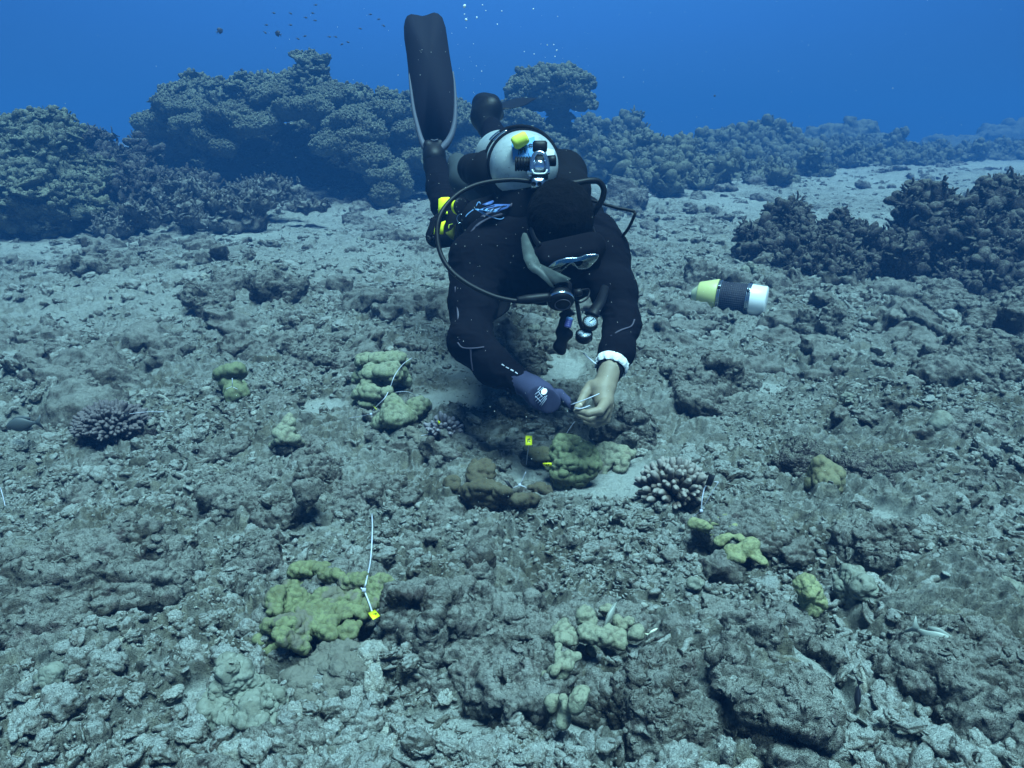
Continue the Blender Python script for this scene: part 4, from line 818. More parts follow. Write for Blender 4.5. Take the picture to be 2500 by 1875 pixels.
tie('white cable tie with a yellow tag numbered 258 beside the lime green coral', [[(908, 1254, .05), (909, 1295, .065), (905, 1363, .08), (895, 1415, .10), (889, 1440, .10)], [(889, 1440, .10), (901, 1471, .095), (908, 1492, .09)], [(881, 1435, .10), (889, 1440, .10)], [(914, 1512, .075), (924, 1541, .05)]],
    ([(898, 1497), (916, 1489), (928, 1504), (911, 1513)], [.09, .09, .085, .085], 'tag_yellow', '258', math.radians(-38)), knot=(889, 1440, .101), r=.0010)
tie('long thin white tie curving down across the tall pale knobbly coral', [[(1006, 873, .16), (984, 889, .17), (964, 916, .155), (952, 947, .13), (939, 972, .11), (917, 994, .09), (907, 1010, .07)], [(907, 1010, .07), (880, 1016, .055), (851, 1021, .045)]], ([(910, 990), (916, 996), (920, 1000), (913, 994)], [.09, .09, .088, .088], 'tag_yellow', '', 0), knot=(906, 1011, .07))
tie('short white tie arching across the dark gap between the two knobbly corals', [[(964, 958, .11), (978, 956, .115), (993, 956, .11), (1006, 960, .10), (1015, 967, .08)]])
tie('white tie with a slim yellow tag on the small dark finger coral', [[(1022, 1065, .06), (1045, 1060, .065), (1076, 1053, .07)]], ([(1069, 1026), (1074, 1029), (1073, 1038), (1070, 1035)], [.10, .10, .09, .09], 'tag_yellow', '', 0))
tie('upright white tie topped by a small yellow tag, in front of the hands', [[(1285, 1136, .03), (1287, 1115, .08), (1291, 1088, .138), (1292, 1072, .153)]], ([(1283, 1064), (1299, 1064), (1299, 1087), (1283, 1087)], [.158, .158, .142, .142], 'tag_yellow', '76', math.radians(90)))
tie('yellow tag lying flat, numbered 97, at the foot of the olive coral', [[(1346, 1136, .105), (1352, 1140, .09), (1350, 1150, .05)]], ([(1325, 1131), (1346, 1130), (1348, 1138), (1328, 1138)], [.115, .115, .105, .105], 'tag_yellow', '97', math.pi))
tie('star of white tie ends with a black tag on the brown lobed coral', [[(1240, 1218, .06), (1242, 1205, .075), (1247, 1195, .085)], [(1253, 1191, .085), (1269, 1184, .09)], [(1269, 1184, .09), (1284, 1152, .12)], [(1269, 1184, .09), (1285, 1190, .085)]], ([(1230, 1173), (1240, 1173), (1253, 1192), (1246, 1194)], [.105, .105, .088, .088], 'tag_black', '', 0), knot=(1269, 1184, .091))
tie('white tie folded in a narrow loop with a black tag, beside the pinkish finger coral', [[(1712, 1247, .07), (1714, 1220, .095), (1719, 1195, .11), (1724, 1186, .115)], [(1712, 1247, .07), (1732, 1212, .10), (1754, 1177, .125)], [(1754, 1177, .125), (1745, 1176, .125), (1739, 1179, .12)], [(1712, 1247, .07), (1700, 1255, .06), (1688, 1264, .05)]],
    ([(1731, 1157), (1747, 1160), (1736, 1187), (1722, 1184)], [.145, .145, .118, .118], 'tag_black', '', 0), knot=(1712, 1247, .071), r=.0010)
tie('white tie pointing right from a black tag on the violet finger coral', [[(312, 1011, .11), (350, 1006, .11), (400, 1005, .10)]], ([(300, 1010), (308, 1004), (316, 1010), (308, 1017)], [.115, .118, .115, .112], 'tag_black', '', 0))
tie('tiny white tie standing upright on the dark olive coral head', [[(567, 923, .14), (567, 935, .125), (567, 944, .11)], [(552, 950, .10), (560, 946, .108), (567, 944, .11)], [(567, 944, .11), (580, 950, .10)]])
tie('short white tie stuck in the rubble below the fingertips', [[(1403, 1029, .08), (1388, 1050, .065), (1377, 1070, .05)]])
tie('short white tie at the very left edge of the picture', [[(1, 1190, .06), (8, 1215, .045), (15, 1246, .03)]], r=.0006)
tie('faint thin line on the sand behind the left elbow', [[(1000, 752, .04), (1030, 738, .05), (1062, 726, .05)]], r=.0009)
print('ties', time.time() - T0)

# bucket trap
M['yel_plastic'] = mat('yellow_plastic', (.52, .54, .22), .45, spec=.4, mix=[((.45, .48, .14), 14, .5, .75, .7)])
M['pale_plastic'] = mat('pale_plastic', (.50, .55, .36), .5, spec=.4)
M['white_plastic'] = mat('white_plastic', (.80, .82, .84), .35, spec=.5)
M['steel'] = mat('steel', (.42, .46, .52), .25, metal=.9)
M['net'] = mat('dark_net', (.035, .032, .045), .8, spec=.2, bump=[(120, .004)])
A = at_h(1753, 723, .085); Bv = at_h(1864, 736, .080); ax = (Bv - A); Lb = np.linalg.norm(ax); ax /= Lb; q = ppm(A)
trap = empty('bucket_trap', at_h(1800, 770), 'bucket trap of yellow funnel, dark net and white pail lying on the seabed', 'bucket')
v, f = lathe([(0, 41 / q), (.0, 40 / q), (-.005, 41.5 / q), (-.1, 30 / q), (-.103, 29 / q), (-.101, 28 / q), (-.004, 39 / q)], A, Bv, 40); part('yellow_funnel', mesh_np('yellow_funnel', v, f, M['yel_plastic']), trap)
v, f = lathe([(-.100, 26 / q), (-.135, 12 / q), (-.138, 10 / q), (-.133, 10 / q), (-.100, 24 / q)], A, Bv + np.array([0, 0, .01]), 24); part('funnel_tip', mesh_np('funnel_tip', v, f, M['pale_plastic']), trap)
v, f = lathe([(.018, 36 / q), (.02, 37 / q), (.145, 36 / q), (.147, 35 / q)], A, Bv, 40); part('net_drum', mesh_np('net_drum', v, f, M['net']), trap)
ms = []; Rb = frame(ax)
for k in range(44):
    a = k / 44 * 2 * np.pi; dd = (np.cos(a) * Rb[:, 0] + np.sin(a) * Rb[:, 1]) * 37.2 / q; ms.append(tube([A + ax * .02 + dd, A + ax * .145 + dd], .0008, 4, 1))
for k in range(13):
    t = .022 + k * .0098; ms.append(lathe([(t - .0008, 37 / q), (t, 37.5 / q), (t + .0008, 37 / q)], A, Bv, 40))
v, f = join(ms); part('wire_mesh', mesh_np('wire_mesh', v, f, mat('grey_wire', (.05, .05, .065), .5)), trap)
for t in (.004, .013, .150, .158, .165):
    v, f = lathe([(t - .0035, 36 / q), (t - .003, 39.6 / q), (t + .003, 39.6 / q), (t + .0035, 36 / q)], A, Bv, 40); part('steel_band', mesh_np('steel_band', v, f, M['steel']), trap)
v, f = lathe([(.160, 36 / q), (.166, 38.5 / q), (.172, 38 / q), (.242, 36.5 / q), (.246, 34 / q), (.246, 1e-4)], A, Bv, 48); part('white_pail', mesh_np('white_pail', v, f, M['white_plastic']), trap)
for a in (1.2, 2.4, 3.6):
    for t in (.009, .157):
        dd = np.cos(a) * Rb[:, 0] + np.sin(a) * Rb[:, 1]; v, f = boxm(A + ax * t + dd * 41 / q, np.stack([ax, np.cross(dd, ax), dd], 1), (.007, .006, .004)); part('clip', mesh_np('clip', v, f, M['ink']), trap)
# two pale bits behind the trap
rock('shell_fragment', 'pair of pale branching fragments standing behind the trap', [(1820, 660, 5, .06, 1.5), (1822, 668, 6, .04, 1), (1838, 662, 6, .05, 1), (1845, 668, 6, .03, 1), (1830, 650, 4, .08, 1)], 'white_plate', 'coral fragment', h=.005, seed=31, amp=(.006, 30), k=.01, knob=(50, .002))
for (px, py, rp, lb) in [(877, 584, 8, 'cluster of small chalky white fragments on far sand, upper middle left'), (908, 596, 7, 'chalky white fragment right of the white cluster on far sand'), (804, 570, 6, 'single white fragment left of the white cluster on far sand'), (309, 897, 8, 'lone white ring shaped fragment on the pale sand at left'),
                         (1046, 700, 8, 'white chip on the rubble beside the left upper arm'), (1302, 800, 8, 'small white chip on the sand under the chest'), (2066, 975, 10, 'white fragment among grey rubble, right of the bare hand'), (2140, 1130, 14, 'white shell bit right of the golden boulder coral'), (2450, 1440, 14, 'white chunk at the right edge in rubble'),
                         (1695, 1422, 10, 'small white chip below the yellow crusted rock'), (125, 1655, 12, 'small white chip at the lower left')]:
    rp *= .62
    rock('white_fragment', lb, [(px, py, rp, .045, .35), (px + rp, py + 1, rp * .7, .042, .3)], 'white_plate', 'coral fragment', h=.0025 * (1 + max(0, (1100 - py)) / 300), seed=int(px), amp=(.006, 60), k=.006, knob=(130, .0015))

# fish
M['fish_dark'] = mat('dark_fish', (.035, .035, .05), .5, spec=.4)
M['fish_grey'] = mat('grey_fish', (.07, .08, .085), .5, spec=.4)
M['fish_pale'] = mat('striped_fish', (.28, .30, .27), .45, spec=.4)
def fish(label, cpos, L, hd, m, deep=.42, thick=.16, group=None, parts=True):
    hd = np.asarray(hd, float); hd /= np.linalg.norm(hd); sd = np.cross(hd, (0, 0, 1)); sd /= np.linalg.norm(sd); up = np.cross(sd, hd)
    T = np.linspace(0, 1, 14); prof = np.array([.02, .34, .58, .78, .92, 1, 1, .95, .86, .72, .54, .36, .22, .16]); rings = []
    for t, g in zip(T, prof):
        c = cpos + hd * L * (.42 - .82 * t); a = np.linspace(0, 2 * np.pi, 12, endpoint=False)
        rings.append(c + np.cos(a)[:, None] * sd * L * thick / 2 * g ** 1.1 + np.sin(a)[:, None] * up * L * deep / 2 * g)
    V = np.concatenate(rings); F = []
    for i in range(13):
        for j in range(12):
            k = (j + 1) % 12; F.append((i * 12 + j, i * 12 + k, i * 12 + 12 + k, i * 12 + 12 + j))
    def fin(pp): return extrude([cpos + hd * L * a + up * L * b for a, b in pp], sd * L * .006)
    tail = fin([(-.38, .05), (-.46, .10), (-.58, .24), (-.53, .06), (-.51, 0), (-.53, -.06), (-.58, -.24), (-.46, -.10), (-.38, -.05)])
    dor = fin([(.22, deep * .40), (.12, deep * .56), (-.12, deep * .60), (-.30, deep * .40), (-.26, deep * .22), (0, deep * .40)])
    an = fin([(.02, -deep * .40), (-.10, -deep * .56), (-.28, -deep * .40), (-.26, -deep * .2), (-.05, -deep * .38)])
    if parts:
        o = empty('fish', cpos, label, 'fish', group); part('body', mesh_np('body', V, np.array(F), m), o)
        for nm, (v, f) in (('tail_fin', tail), ('dorsal_fin', dor), ('anal_fin', an)): part(nm, mesh_np(nm, v, f, m, smooth=False), o)
    else:
        v, f = join([(V, np.array(F)), tail, dor, an]); o = link('fish', mesh_np('fish', v - cpos, f, m), loc=cpos); tag(o, label, 'fish', group)
    return o
fish('grey surgeonfish swimming left just above the rubble, left edge of the picture', at_h(52, 1036, .12), .105, (-1, -.1, -.08), M['fish_grey'], .42)
fish('dark fish swimming up to the right in open water beside the tall ridge', P(326, 345, 7.5), .085, (.8, .1, .5), M['fish_dark'], .5)
fish('rounder dark fish in open water, left of the loose school', P(537, 75, 8), .075, (.5, .3, .3), M['fish_dark'], .7)
fish('rounder dark fish just below the loose school', P(678, 82, 8), .085, (-.7, .3, .3), M['fish_dark'], .6)
fish('small dark fish hovering over the top of the tall ridge', P(590, 171, 9), .06, (-.8, .3, .1), M['fish_dark'], .5)
fish('tiny dark fish over the left outcrop', P(168, 288, 8), .05, (.9, .3, .1), M['fish_dark'], .5, parts=False)
fish('small striped fish nosing down at the lumpy cream coral pair', at_h(1492, 1497, .10), .06, (-.45, -.5, -.62), M['fish_pale'], .26)
fish('grey fish tilted nose down among rubble at lower right', at_h(2290, 1565, .09), .085, (.75, -.3, -.35), M['fish_pale'], .42)
fish('slim black fish hanging upright beside the lower right rocks', at_h(2094, 1700, .10), .05, (.02, -.1, -1), M['fish_dark'], .24)
fish('lone dark fish in open water right of the diver', P(1745, 234, 9), .035, (1, .2, .1), M['fish_dark'], .6, parts=False)
fish('slate blue fish low over the far sand at mid left', at_h(535, 548, .12), .19, (1, .1, -.1), M['fish_grey'], .45)
fish('small yellow and white fish darting among the rubble, lower middle', at_h(1594, 1541, .10), .022, (.8, .1, .5), mat('pale_fish', (.8, .8, .6), .4), .2, parts=False)
for (px, py, hx, hz) in [(669, 32, 1, -.15), (710, 33, 1, -.4), (747, 43, 1, -.2), (763, 32, -1, .2), (771, 12, 1, .1), (770, 50, 1, 0), (651, 61, 1, .1), (648, 80, 1, -.8), (710, 61, 1, 0), (745, 88, 1, .3), (728, 95, 1, -.5), (805, 90, 1, -.1), (820, 90, 1, -.3), (850, 103, 1, -.2), (835, 108, 1, .5), (880, 70, 1, -.2), (925, 47, 1, .2), (937, 63, 1, -.5), (905, 35, 1, .1)]:
    fish('tiny dark fish of the loose school at the top left of the fin', P(px, py, 9), .045, (hx, .2, hz), M['fish_dark'], .36, parts=False, group='small fish schooling in open water')
# bubbles and drifting specks
M['bubble'] = mat('bubble', (.85, .9, .9), .08, spec=1.0)
bv, bf = ico(2); bme = None
for (px, py, rp) in [(1134, 15, 5.0), (1138, 48, 4.6), (1134, 35, 2), (1164, 43, 2.6), (1178, 12, 2.4), (1186, 26, 2), (1225, 27, 2.2), (1302, 22, 2.2), (1214, 59, 2), (1138, 68, 1.6), (1336, 110, 2), (1352, 109, 2), (1359, 123, 2.2), (1280, 126, 1.8), (1304, 132, 2), (1355, 138, 2), (1156, 107, 1.4), (1103, 81, 1.2), (1163, 161, 1.6), (1176, 174, 1.6), (1340, 200, 1.6)]:
    c = P(px, py, 2.7)
    if bme is None: bme = mesh_np('air_bubble', bv * [1, 1, .85], bf, M['bubble'])
    o = bpy.data.objects.new('air_bubble', bme); C.objects.link(o); o.location = c; r_ = rp / ppm(c) * .75; o.scale = (r_, r_, r_ * (1 + .5 * (px % 3 == 0))); o.rotation_euler = (0, .5, 0)
    if rp >= 4.6: tag(o, 'largest bright air bubble at the very top, right of the raised fin' if rp >= 5 else 'second large bright air bubble, just under the topmost one', 'bubble', 'air bubbles rising above the diver'); continue
    tag(o, 'small silvery air bubble rising through open water above the diver', 'bubble', 'air bubbles rising above the diver')
rr = np.random.default_rng(5); bv1, bf1 = ico(1); V = []; F = []; n = 0
for _ in range(900):
    d = rr.uniform(.9, 3.6); c = P(rr.normal(1330, 480), rr.normal(600, 420), d)
    if c[2] < .15: continue
    V.append(bv1 * rr.uniform(.00035, .00085) * (d / 2) ** .5 + c); F.append(bf1 + n); n += len(bv1)
o = link('drifting_specks', mesh_np('drifting_specks', np.concatenate(V), np.concatenate(F), mat('speck', (.7, .72, .68), .6))); tag(o, 'tiny pale specks drifting in the water round the diver', None, None, 'stuff')
print('small things', time.time() - T0)
# ------------------------------------------------------------------ the diver
M['suit'] = mat('neoprene', (.0045, .0042, .0075), .9, spec=.07, bump=[(700, .0004)])
M['suit_seam'] = mat('suit_seam', (.06, .055, .085), .6, spec=.3)
M['hoodm'] = mat('hood_fabric', (.003, .0028, .004), .95, spec=.1, bump=[(260, .004), (900, .001)], mix=[((.013, .011, .018), 40, .55, .75, .6)])
M['rubber'] = mat('black_rubber', (.006, .006, .009), .5, spec=.22)
M['blade'] = mat('fin_blade', (.009, .009, .018), .8, spec=.15, spots=[((.12, .13, .18), 160, .74, .5)])
M['finrim'] = mat('fin_rubber', (.085, .095, .13), .6, spec=.3)
M['skin'] = mat('skin', (.25, .205, .15), .55, spec=.35, bump=[(300, .0006)], mix=[((.20, .15, .11), 40, .5, .75, .5)])
M['glove'] = mat('glove_knit', (.045, .048, .098), .85, spec=.15, bump=[(900, .0006)], mix=[((.04, .042, .085), 50, .45, .65, .6)])
M['silicone'] = mat('grey_silicone', (.055, .065, .065), .55, spec=.3, mix=[((.10, .125, .12), 40, .5, .7, .7)])
M['lens'] = mat('mask_lens', (.42, .46, .42), .05, metal=1.0)
M['tank'] = mat('tank_paint', (.42, .47, .48), .35, spec=.5, mix=[((.28, .32, .33), 18, .48, .7, .7), ((.20, .22, .23), 70, .56, .68, .5)], spots=[((.08, .08, .08), 130, .70, .8)])
M['chrome'] = mat('chrome', (.55, .62, .72), .18, metal=.95)
M['yel_fabric'] = mat('yellow_fabric', (.88, .92, .02), .7, spec=.2)
M['yel_foam'] = mat('yellow_foam', (.72, .84, .10), .7, spec=.2)
M['olive_fabric'] = mat('olive_fabric', (.16, .17, .03), .8, spec=.2)
M['bladder'] = mat('bladder_grey', (.040, .050, .058), .8, spec=.2)
M['shellcloth'] = mat('vest_cloth', (.006, .006, .009), .88, spec=.1, bump=[(500, .001)])
M['tape'] = mat('blue_tape', (.08, .28, .62), .6)
M['card'] = mat('blue_card', (.07, .13, .36), .4, spec=.4)
M['cardpale'] = mat('pale_card', (.16, .33, .62), .4, spec=.4)
M['white_cloth'] = mat('white_cloth', (.82, .84, .86), .9, spec=.1, bump=[(200, .003)])
M['dial'] = mat('gauge_face', (.34, .42, .50), .3, spec=.6, spots=[((.05, .06, .09), 300, .60, .8)])
def rel(pts): return [P(*q) for q in pts]
def chain(p, pts, rad, k=.02, d=None):
    for i in range(len(pts) - 1):
        e = s_cap(p, pts[i], pts[i + 1], rad[i], rad[i + 1]); d = e if d is None else smin(d, e, k)
    return d
PX = lambda *a: np.array(P(*a))
armL = rel([(1205, 612, 2.36), (1172, 640, 2.34), (1152, 740, 2.27), (1148, 832, 2.20), (1205, 893, 2.16), (1268, 932, 2.12)]); armLr = [.088, .086, .062, .053, .047, .034]
armR = rel([(1440, 600, 2.38), (1466, 625, 2.34), (1500, 710, 2.27), (1519, 792, 2.22), (1506, 850, 2.17), (1487, 912, 2.12)]); armRr = [.085, .080, .060, .047, .042, .031]
torso = rel([(1340, 632, 2.36), (1318, 600, 2.52), (1280, 560, 2.78), (1245, 545, 2.98)]); torsor = [.125, .138, .128, .125]
legL = rel([(1205, 575, 3.00), (1150, 545, 3.12), (1096, 500, 3.24), (1082, 460, 3.30), (1060, 392, 3.38)]); legLr = [.105, .088, .066, .062, .044]
legR = rel([(1290, 540, 3.0), (1300, 470, 3.25), (1280, 420, 3.45), (1215, 350, 3.55), (1192, 300, 3.60)]); legRr = [.11, .09, .068, .058, .045]
headc = PX(1368, 532, 2.16); chin = PX(1375, 655, 2.16)
def body_sdf(p):
    d = chain(p, torso, torsor, .05); d = smin(d, s_cap(p, PX(1250, 668, 2.37), PX(1400, 668, 2.35), .082, .075), .04)
    d = smin(d, s_cap(p, PX(1215, 600, 2.40), PX(1440, 592, 2.40), .098, .092), .06)
    d = chain(p, armL, armLr, .035, d); d = chain(p, armR, armRr, .035, d)
    d = smin(d, chain(p, legL, legLr, .04), .04); d = smin(d, chain(p, legR, legRr, .04), .04)
    d = smin(d, s_cap(p, PX(1345, 590, 2.30), PX(1365, 560, 2.22), .070, .066), .03)
    d = smin(d, s_ell(p, headc, (.080, .088, .092)), .02); d = smin(d, s_cap(p, headc, chin, .072, .042), .02)
    w = .0035 * noise(p * 16, 71) + .002 * noise(p * np.array([40, 40, 22.]), 72)
    return d + w
lo = np.min([q - .16 for q in torso + armL + armR + legL + legR + [headc]], 0); hi = np.max([q + .16 for q in torso + armL + armR + legL + legR + [headc]], 0)
v, f = sdf_mesh(body_sdf, lo, hi, .0095); v, f = subdiv(v, f, 1); v = vsmooth(v, f, 2); n_ = vnormals(v, f)
fold = sum(np.exp(-(np.linalg.norm(v - c, axis=1) / r) ** 2) for c, r in [(armL[3], .10), (armR[3], .09), (armL[1], .12), (armR[1], .12), (legL[2], .10), (PX(1235, 720, 2.3), .10), (armL[5], .08), (armR[5], .08)])
fq = v @ np.array([[.9, .2, 0], [.1, .5, .3], [.2, .3, 1.5]])
v = v + n_ * (.0045 * np.clip(fold, 0, 1) * fbm(fq * 26, 2, 74, ridge=True) + .0010 * fbm(v * 30, 2, 73))[:, None]
diver = empty('person', PX(1320, 600, 2.5), 'scuba diver in a black wetsuit floating head down over the seabed, both hands working at a coral', 'person')
diver['label'] = 'diver in black wetsuit and fins, leaning down to work at the seabed'
body = part('wetsuit_body', mesh_np('wetsuit_body', v, f, M['suit']), diver)
def hit(px, py, fn, t0=1.6, t1=4.0, off=0.0):
    d = FW + (px - 1250) / FPX * RT - (py - 937.5) / FPX * UP; L = np.linalg.norm(d); t = t0
    for _ in range(80):
        e = float(fn((CAM + d * t)[None])[0]) - off
        if e < .0004: break
        t += max(e, .0006) / L
        if t > t1: break
    return CAM + d * t
def seam(pts, r=.0022, fn=body_sdf, m='suit_seam', name='seam', parent=None, flat=(1.6, .6), n=5):
    q = [hit(x, y, fn) for x, y in pts]; vv, ff = tube(q, r, 6, n, flat=flat); return part(name, mesh_np(name, vv, ff, M[m]), parent or body)
seam([(1118, 836), (1130, 848), (1155, 850), (1182, 847)], .0028); seam([(1150, 852), (1152, 880), (1156, 905)], .0028)
seam([(1490, 820), (1515, 806), (1540, 796), (1548, 780)], .0028); seam([(1112, 700), (1118, 760), (1122, 830)], .002)
seam([(1160, 555), (1190, 535), (1225, 525)], .002)
# pale print along the forearm, near the glove
for i in range(4):
    seam([(1225 + 11 * i, 889 + 6.5 * i), (1232 + 11 * i, 893 + 6.5 * i)], .0026, m='tie', name='sleeve_print')
# hood
def hood_sdf(p):
    d = s_ell(p, headc + UP * .004, (.0905, .097, .099)) + .0016 * noise(p * 60, 75) + .001 * noise(p * 160, 76)
    cut = (p - PX(1385, 598, 2.08)) @ (-(UP * .80) + RT * .12 - FW * .35)
    return np.maximum(d, cut)
v, f = sdf_mesh(hood_sdf, headc - .13, headc + .13, .0035); n_ = vnormals(v, f); v = v + n_ * (.0012 * noise(v * 300, 77))[:, None]
hood = part('hood', mesh_np('hood', v, f, M['hoodm']), diver, 'black fuzzy hood')
# short fuzz on the hood
r9 = np.random.default_rng(9); ii = r9.choice(len(v), 2200); V = []; F = []
nn = n_[ii]; a = v[ii]; tdir = nn * .6 + r9.normal(0, .45, nn.shape); tdir /= np.linalg.norm(tdir, axis=1, keepdims=True); sdv = np.cross(tdir, r9.normal(0, 1, nn.shape)); sdv /= np.linalg.norm(sdv, axis=1, keepdims=True) + 1e-9
L_ = r9.uniform(.002, .0048, (len(a), 1)); V = np.concatenate([a - sdv * .0003, a + sdv * .0003, a + tdir * L_]); k_ = len(a); F = np.stack([np.arange(k_), np.arange(k_) + k_, np.arange(k_) + 2 * k_], 1)
part('fuzz', mesh_np('fuzz', V, F, M['hoodm'], smooth=False), hood)
v, f = tube([hit(x, y, body_sdf, off=.012) for x, y in [(1308, 583), (1322, 598), (1350, 600), (1380, 598), (1410, 594), (1437, 586), (1446, 570)]], .0026, 6, 5); part('hem', mesh_np('hem', v, f, M['suit_seam']), hood)
# mask
mN = -FW * .56 - UP * .78 + RT * .10; mN /= np.linalg.norm(mN); mW = RT * .94 + UP * .33; mW -= mN * (mW @ mN); mW /= np.linalg.norm(mW); mH = np.cross(mN, mW)
mC = PX(1396, 648, 2.055)
def onplane(px, py, c, nrm):
    d = FW + (px - 1250) / FPX * RT - (py - 937.5) / FPX * UP; return CAM + d * (((c - CAM) @ nrm) / (d @ nrm))
Rm = np.stack([mW, mH, mN], 1)
def mask_sdf(p):
    q = (p - (mC - mN * .024)) @ Rm; a = np.abs(q) - np.array([.057, .024, .012]); box = np.linalg.norm(np.maximum(a, 0), axis=1) + np.minimum(a.max(1), 0) - .017
    nose = s_cap(p, mC - mH * .010, mC - mH * .034 - mN * .006, .015, .018)
    return smin(smin(box, nose, .012), s_cap(p, mC - mN * .05 - mW * .06, mC - mN * .05 + mW * .06, .038), .02)
v, f = sdf_mesh(mask_sdf, mC - .12, mC + .12, .0036); mask = part('mask', mesh_np('mask', v, f, M['suit']), diver)
oz = lambda L: [(1270 + x / 9.617, 540 + y / 9.617) for x, y in L]
pl0 = mC + mN * .0095
lp = [onplane(x, y, pl0, mN) for x, y in oz([(640, 1130), (700, 1050), (780, 985), (870, 930), (1060, 880), (1240, 870), (1380, 855), (1520, 800), (1680, 788), (1830, 790), (1800, 880), (1720, 980), (1580, 1095), (1380, 1110), (1320, 1060), (1250, 970), (1180, 980), (1060, 1060), (940, 1200), (860, 1240), (700, 1255), (650, 1190)])]
v, f = extrude(lp, mN * .0012); part('lens', mesh_np('lens', v, f, M['lens'], smooth=False), mask)
v, f = tube(lp + [lp[0]], .0016, 6, 2); part('lens_rim', mesh_np('lens_rim', v, f, M['chrome']), mask)
sk = oz([(60, 290), (90, 275), (150, 290), (170, 370), (290, 600), (320, 800), (450, 980), (580, 1180), (700, 1340), (1000, 1390), (1190, 1350), (1100, 1420), (900, 1440), (760, 1500), (800, 1560), (700, 1530), (600, 1420), (400, 1250), (290, 1200), (180, 1100), (80, 880), (40, 640), (20, 400)])
v, f = extrude([P(x, y, 2.115 - .0009 * (y - 570)) for x, y in sk], FW * .003); part('skirt', mesh_np('skirt', v, f, M['silicone'], smooth=False), mask)
v, f = tube([PX(1318, 600, 2.06), PX(1306, 585, 2.09), PX(1296, 560, 2.14)], .010, 8, 4, flat=(.4, 1)); part('strap', mesh_np('strap', v, f, M['rubber']), mask)
v, f = tube([PX(1452, 612, 2.06), PX(1456, 590, 2.10), PX(1448, 560, 2.16)], .010, 8, 4, flat=(.4, 1)); part('strap', mesh_np('strap', v, f, M['rubber']), mask)
# fins
def fin_pts(L, d0, d1, y0, y1): return [P(x, y, d0 + (d1 - d0) * (y - y0) / (y1 - y0)) for x, y in L]
fo = [(986, 67), (989, 50), (994, 40), (1004, 35), (1017, 37), (1031, 40), (1041, 38), (1051, 34), (1060, 31), (1070, 34), (1080, 43), (1088, 67), (1093, 100), (1098, 135), (1104, 172), (1109, 209), (1111, 256), (1109, 297), (1100, 328), (1085, 348), (1065, 356), (1040, 356), (1028, 335), (1014, 285), (1006, 235), (999, 190), (993, 135), (987, 95)]
fin = part('fin', mesh_np('fin', *extrude(fin_pts(fo, 3.46, 3.38, 35, 375), FW * .0035), M['blade'], smooth=False), diver, 'long black fin raised upright, notched at its tip')
ro = [(1000, 215), (1004, 215), (1010, 262), (1020, 308), (1034, 345), (1046, 356), (1066, 355), (1084, 345), (1098, 326), (1106, 296), (1107, 215), (1110, 215), (1115, 256), (1113, 300), (1103, 336), (1090, 362), (1072, 376), (1056, 380), (1040, 376), (1028, 352), (1012, 300)]
v, f = tube(fin_pts([(998, 170), (1003, 215), (1009, 262), (1017, 300), (1030, 345), (1044, 366), (1064, 370), (1084, 358), (1101, 332), (1110, 298), (1112, 256), (1110, 210), (1106, 175)], 3.46, 3.38, 35, 375), [.003, .007, .009, .011, .016, .018, .016, .012, .009, .006, .003], 8, 5)
part('fin_rail', mesh_np('fin_rail', v, f, M['finrim']), fin)
def pocket(p): return smin(chain(p, rel([(1046, 358, 3.39), (1060, 385, 3.38), (1062, 405, 3.39)]), [.028, .042, .050], .02), s_cap(p, PX(1074, 352, 3.40), PX(1062, 385, 3.38), .022, .04), .02)
v, f = sdf_mesh(pocket, PX(1060, 380, 3.39) - .13, PX(1060, 380, 3.39) + .13, .006); part('foot_pocket', mesh_np('foot_pocket', v, f, M['rubber']), fin)
part('bolt', mesh_np('bolt', *tube(rel([(1052, 341, 3.375), (1060, 343, 3.375), (1070, 340, 3.375)]), .003, 6, 3), M['finrim']), fin)
v, f = sdf_mesh(lambda p: smin(smin(chain(p, rel([(1192, 312, 3.60), (1184, 285, 3.62), (1182, 258, 3.64)]), [.050, .062, .056], .02), s_cap(p, PX(1200, 262, 3.60), PX(1215, 280, 3.75), .050, .030), .03), s_cap(p, PX(1172, 248, 3.66), PX(1204, 246, 3.66), .026), .03), PX(1192, 280, 3.66) - .2, PX(1192, 280, 3.66) + .2, .008)
fin2 = part('fin', mesh_np('fin', v, f, M['rubber']), diver, 'second fin pointing away, its black foot pocket showing behind the tank')
v, f = tube(rel([(1212, 262, 3.75), (1236, 256, 3.9), (1262, 246, 4.05), (1284, 238, 4.15)]), [.10, .12, .12, .10], 12, 5, flat=(.10, 1), up=(1, 0, .2)); v, f = tube(rel([(1212, 266, 3.72), (1240, 258, 3.95), (1284, 240, 4.25)]), [.06, .085, .06], 12, 5, flat=(1, .06)); part('fin_blade', mesh_np('fin_blade', v, f, M['rubber']), fin2)
# gloved hand
def glove_sdf(p):
    d = s_cap(p, PX(1256, 925, 2.125), PX(1300, 948, 2.10), .034, .032)
    d = smin(d, s_cap(p, PX(1300, 948, 2.10), PX(1318, 962, 2.09), .031, .033), .012)
    d = smin(d, s_cap(p, PX(1320, 966, 2.085), PX(1340, 982, 2.07), .0345, .031), .02)
    for pts, rd in [([(1346, 964, 2.055), (1376, 974, 2.035), (1404, 999, 2.045)], [.0150, .0120, .0098]), ([(1350, 984, 2.04), (1382, 998, 2.015), (1406, 1009, 2.035)], [.0150, .0120, .0098]),
                    ([(1344, 1002, 2.04), (1374, 1018, 2.015), (1400, 1019, 2.03)], [.0145, .0118, .0092]), ([(1332, 1012, 2.055), (1360, 1030, 2.035), (1386, 1033, 2.045)], [.0135, .0108, .0085]),
                    ([(1340, 962, 2.09), (1366, 962, 2.095), (1384, 978, 2.085), (1400, 996, 2.07)], [.017, .0135, .0115, .0095])]:
        d = smin(d, chain(p, rel(pts), rd, .004), .0028)
    return d + .0009 * noise(p * 45, 81)
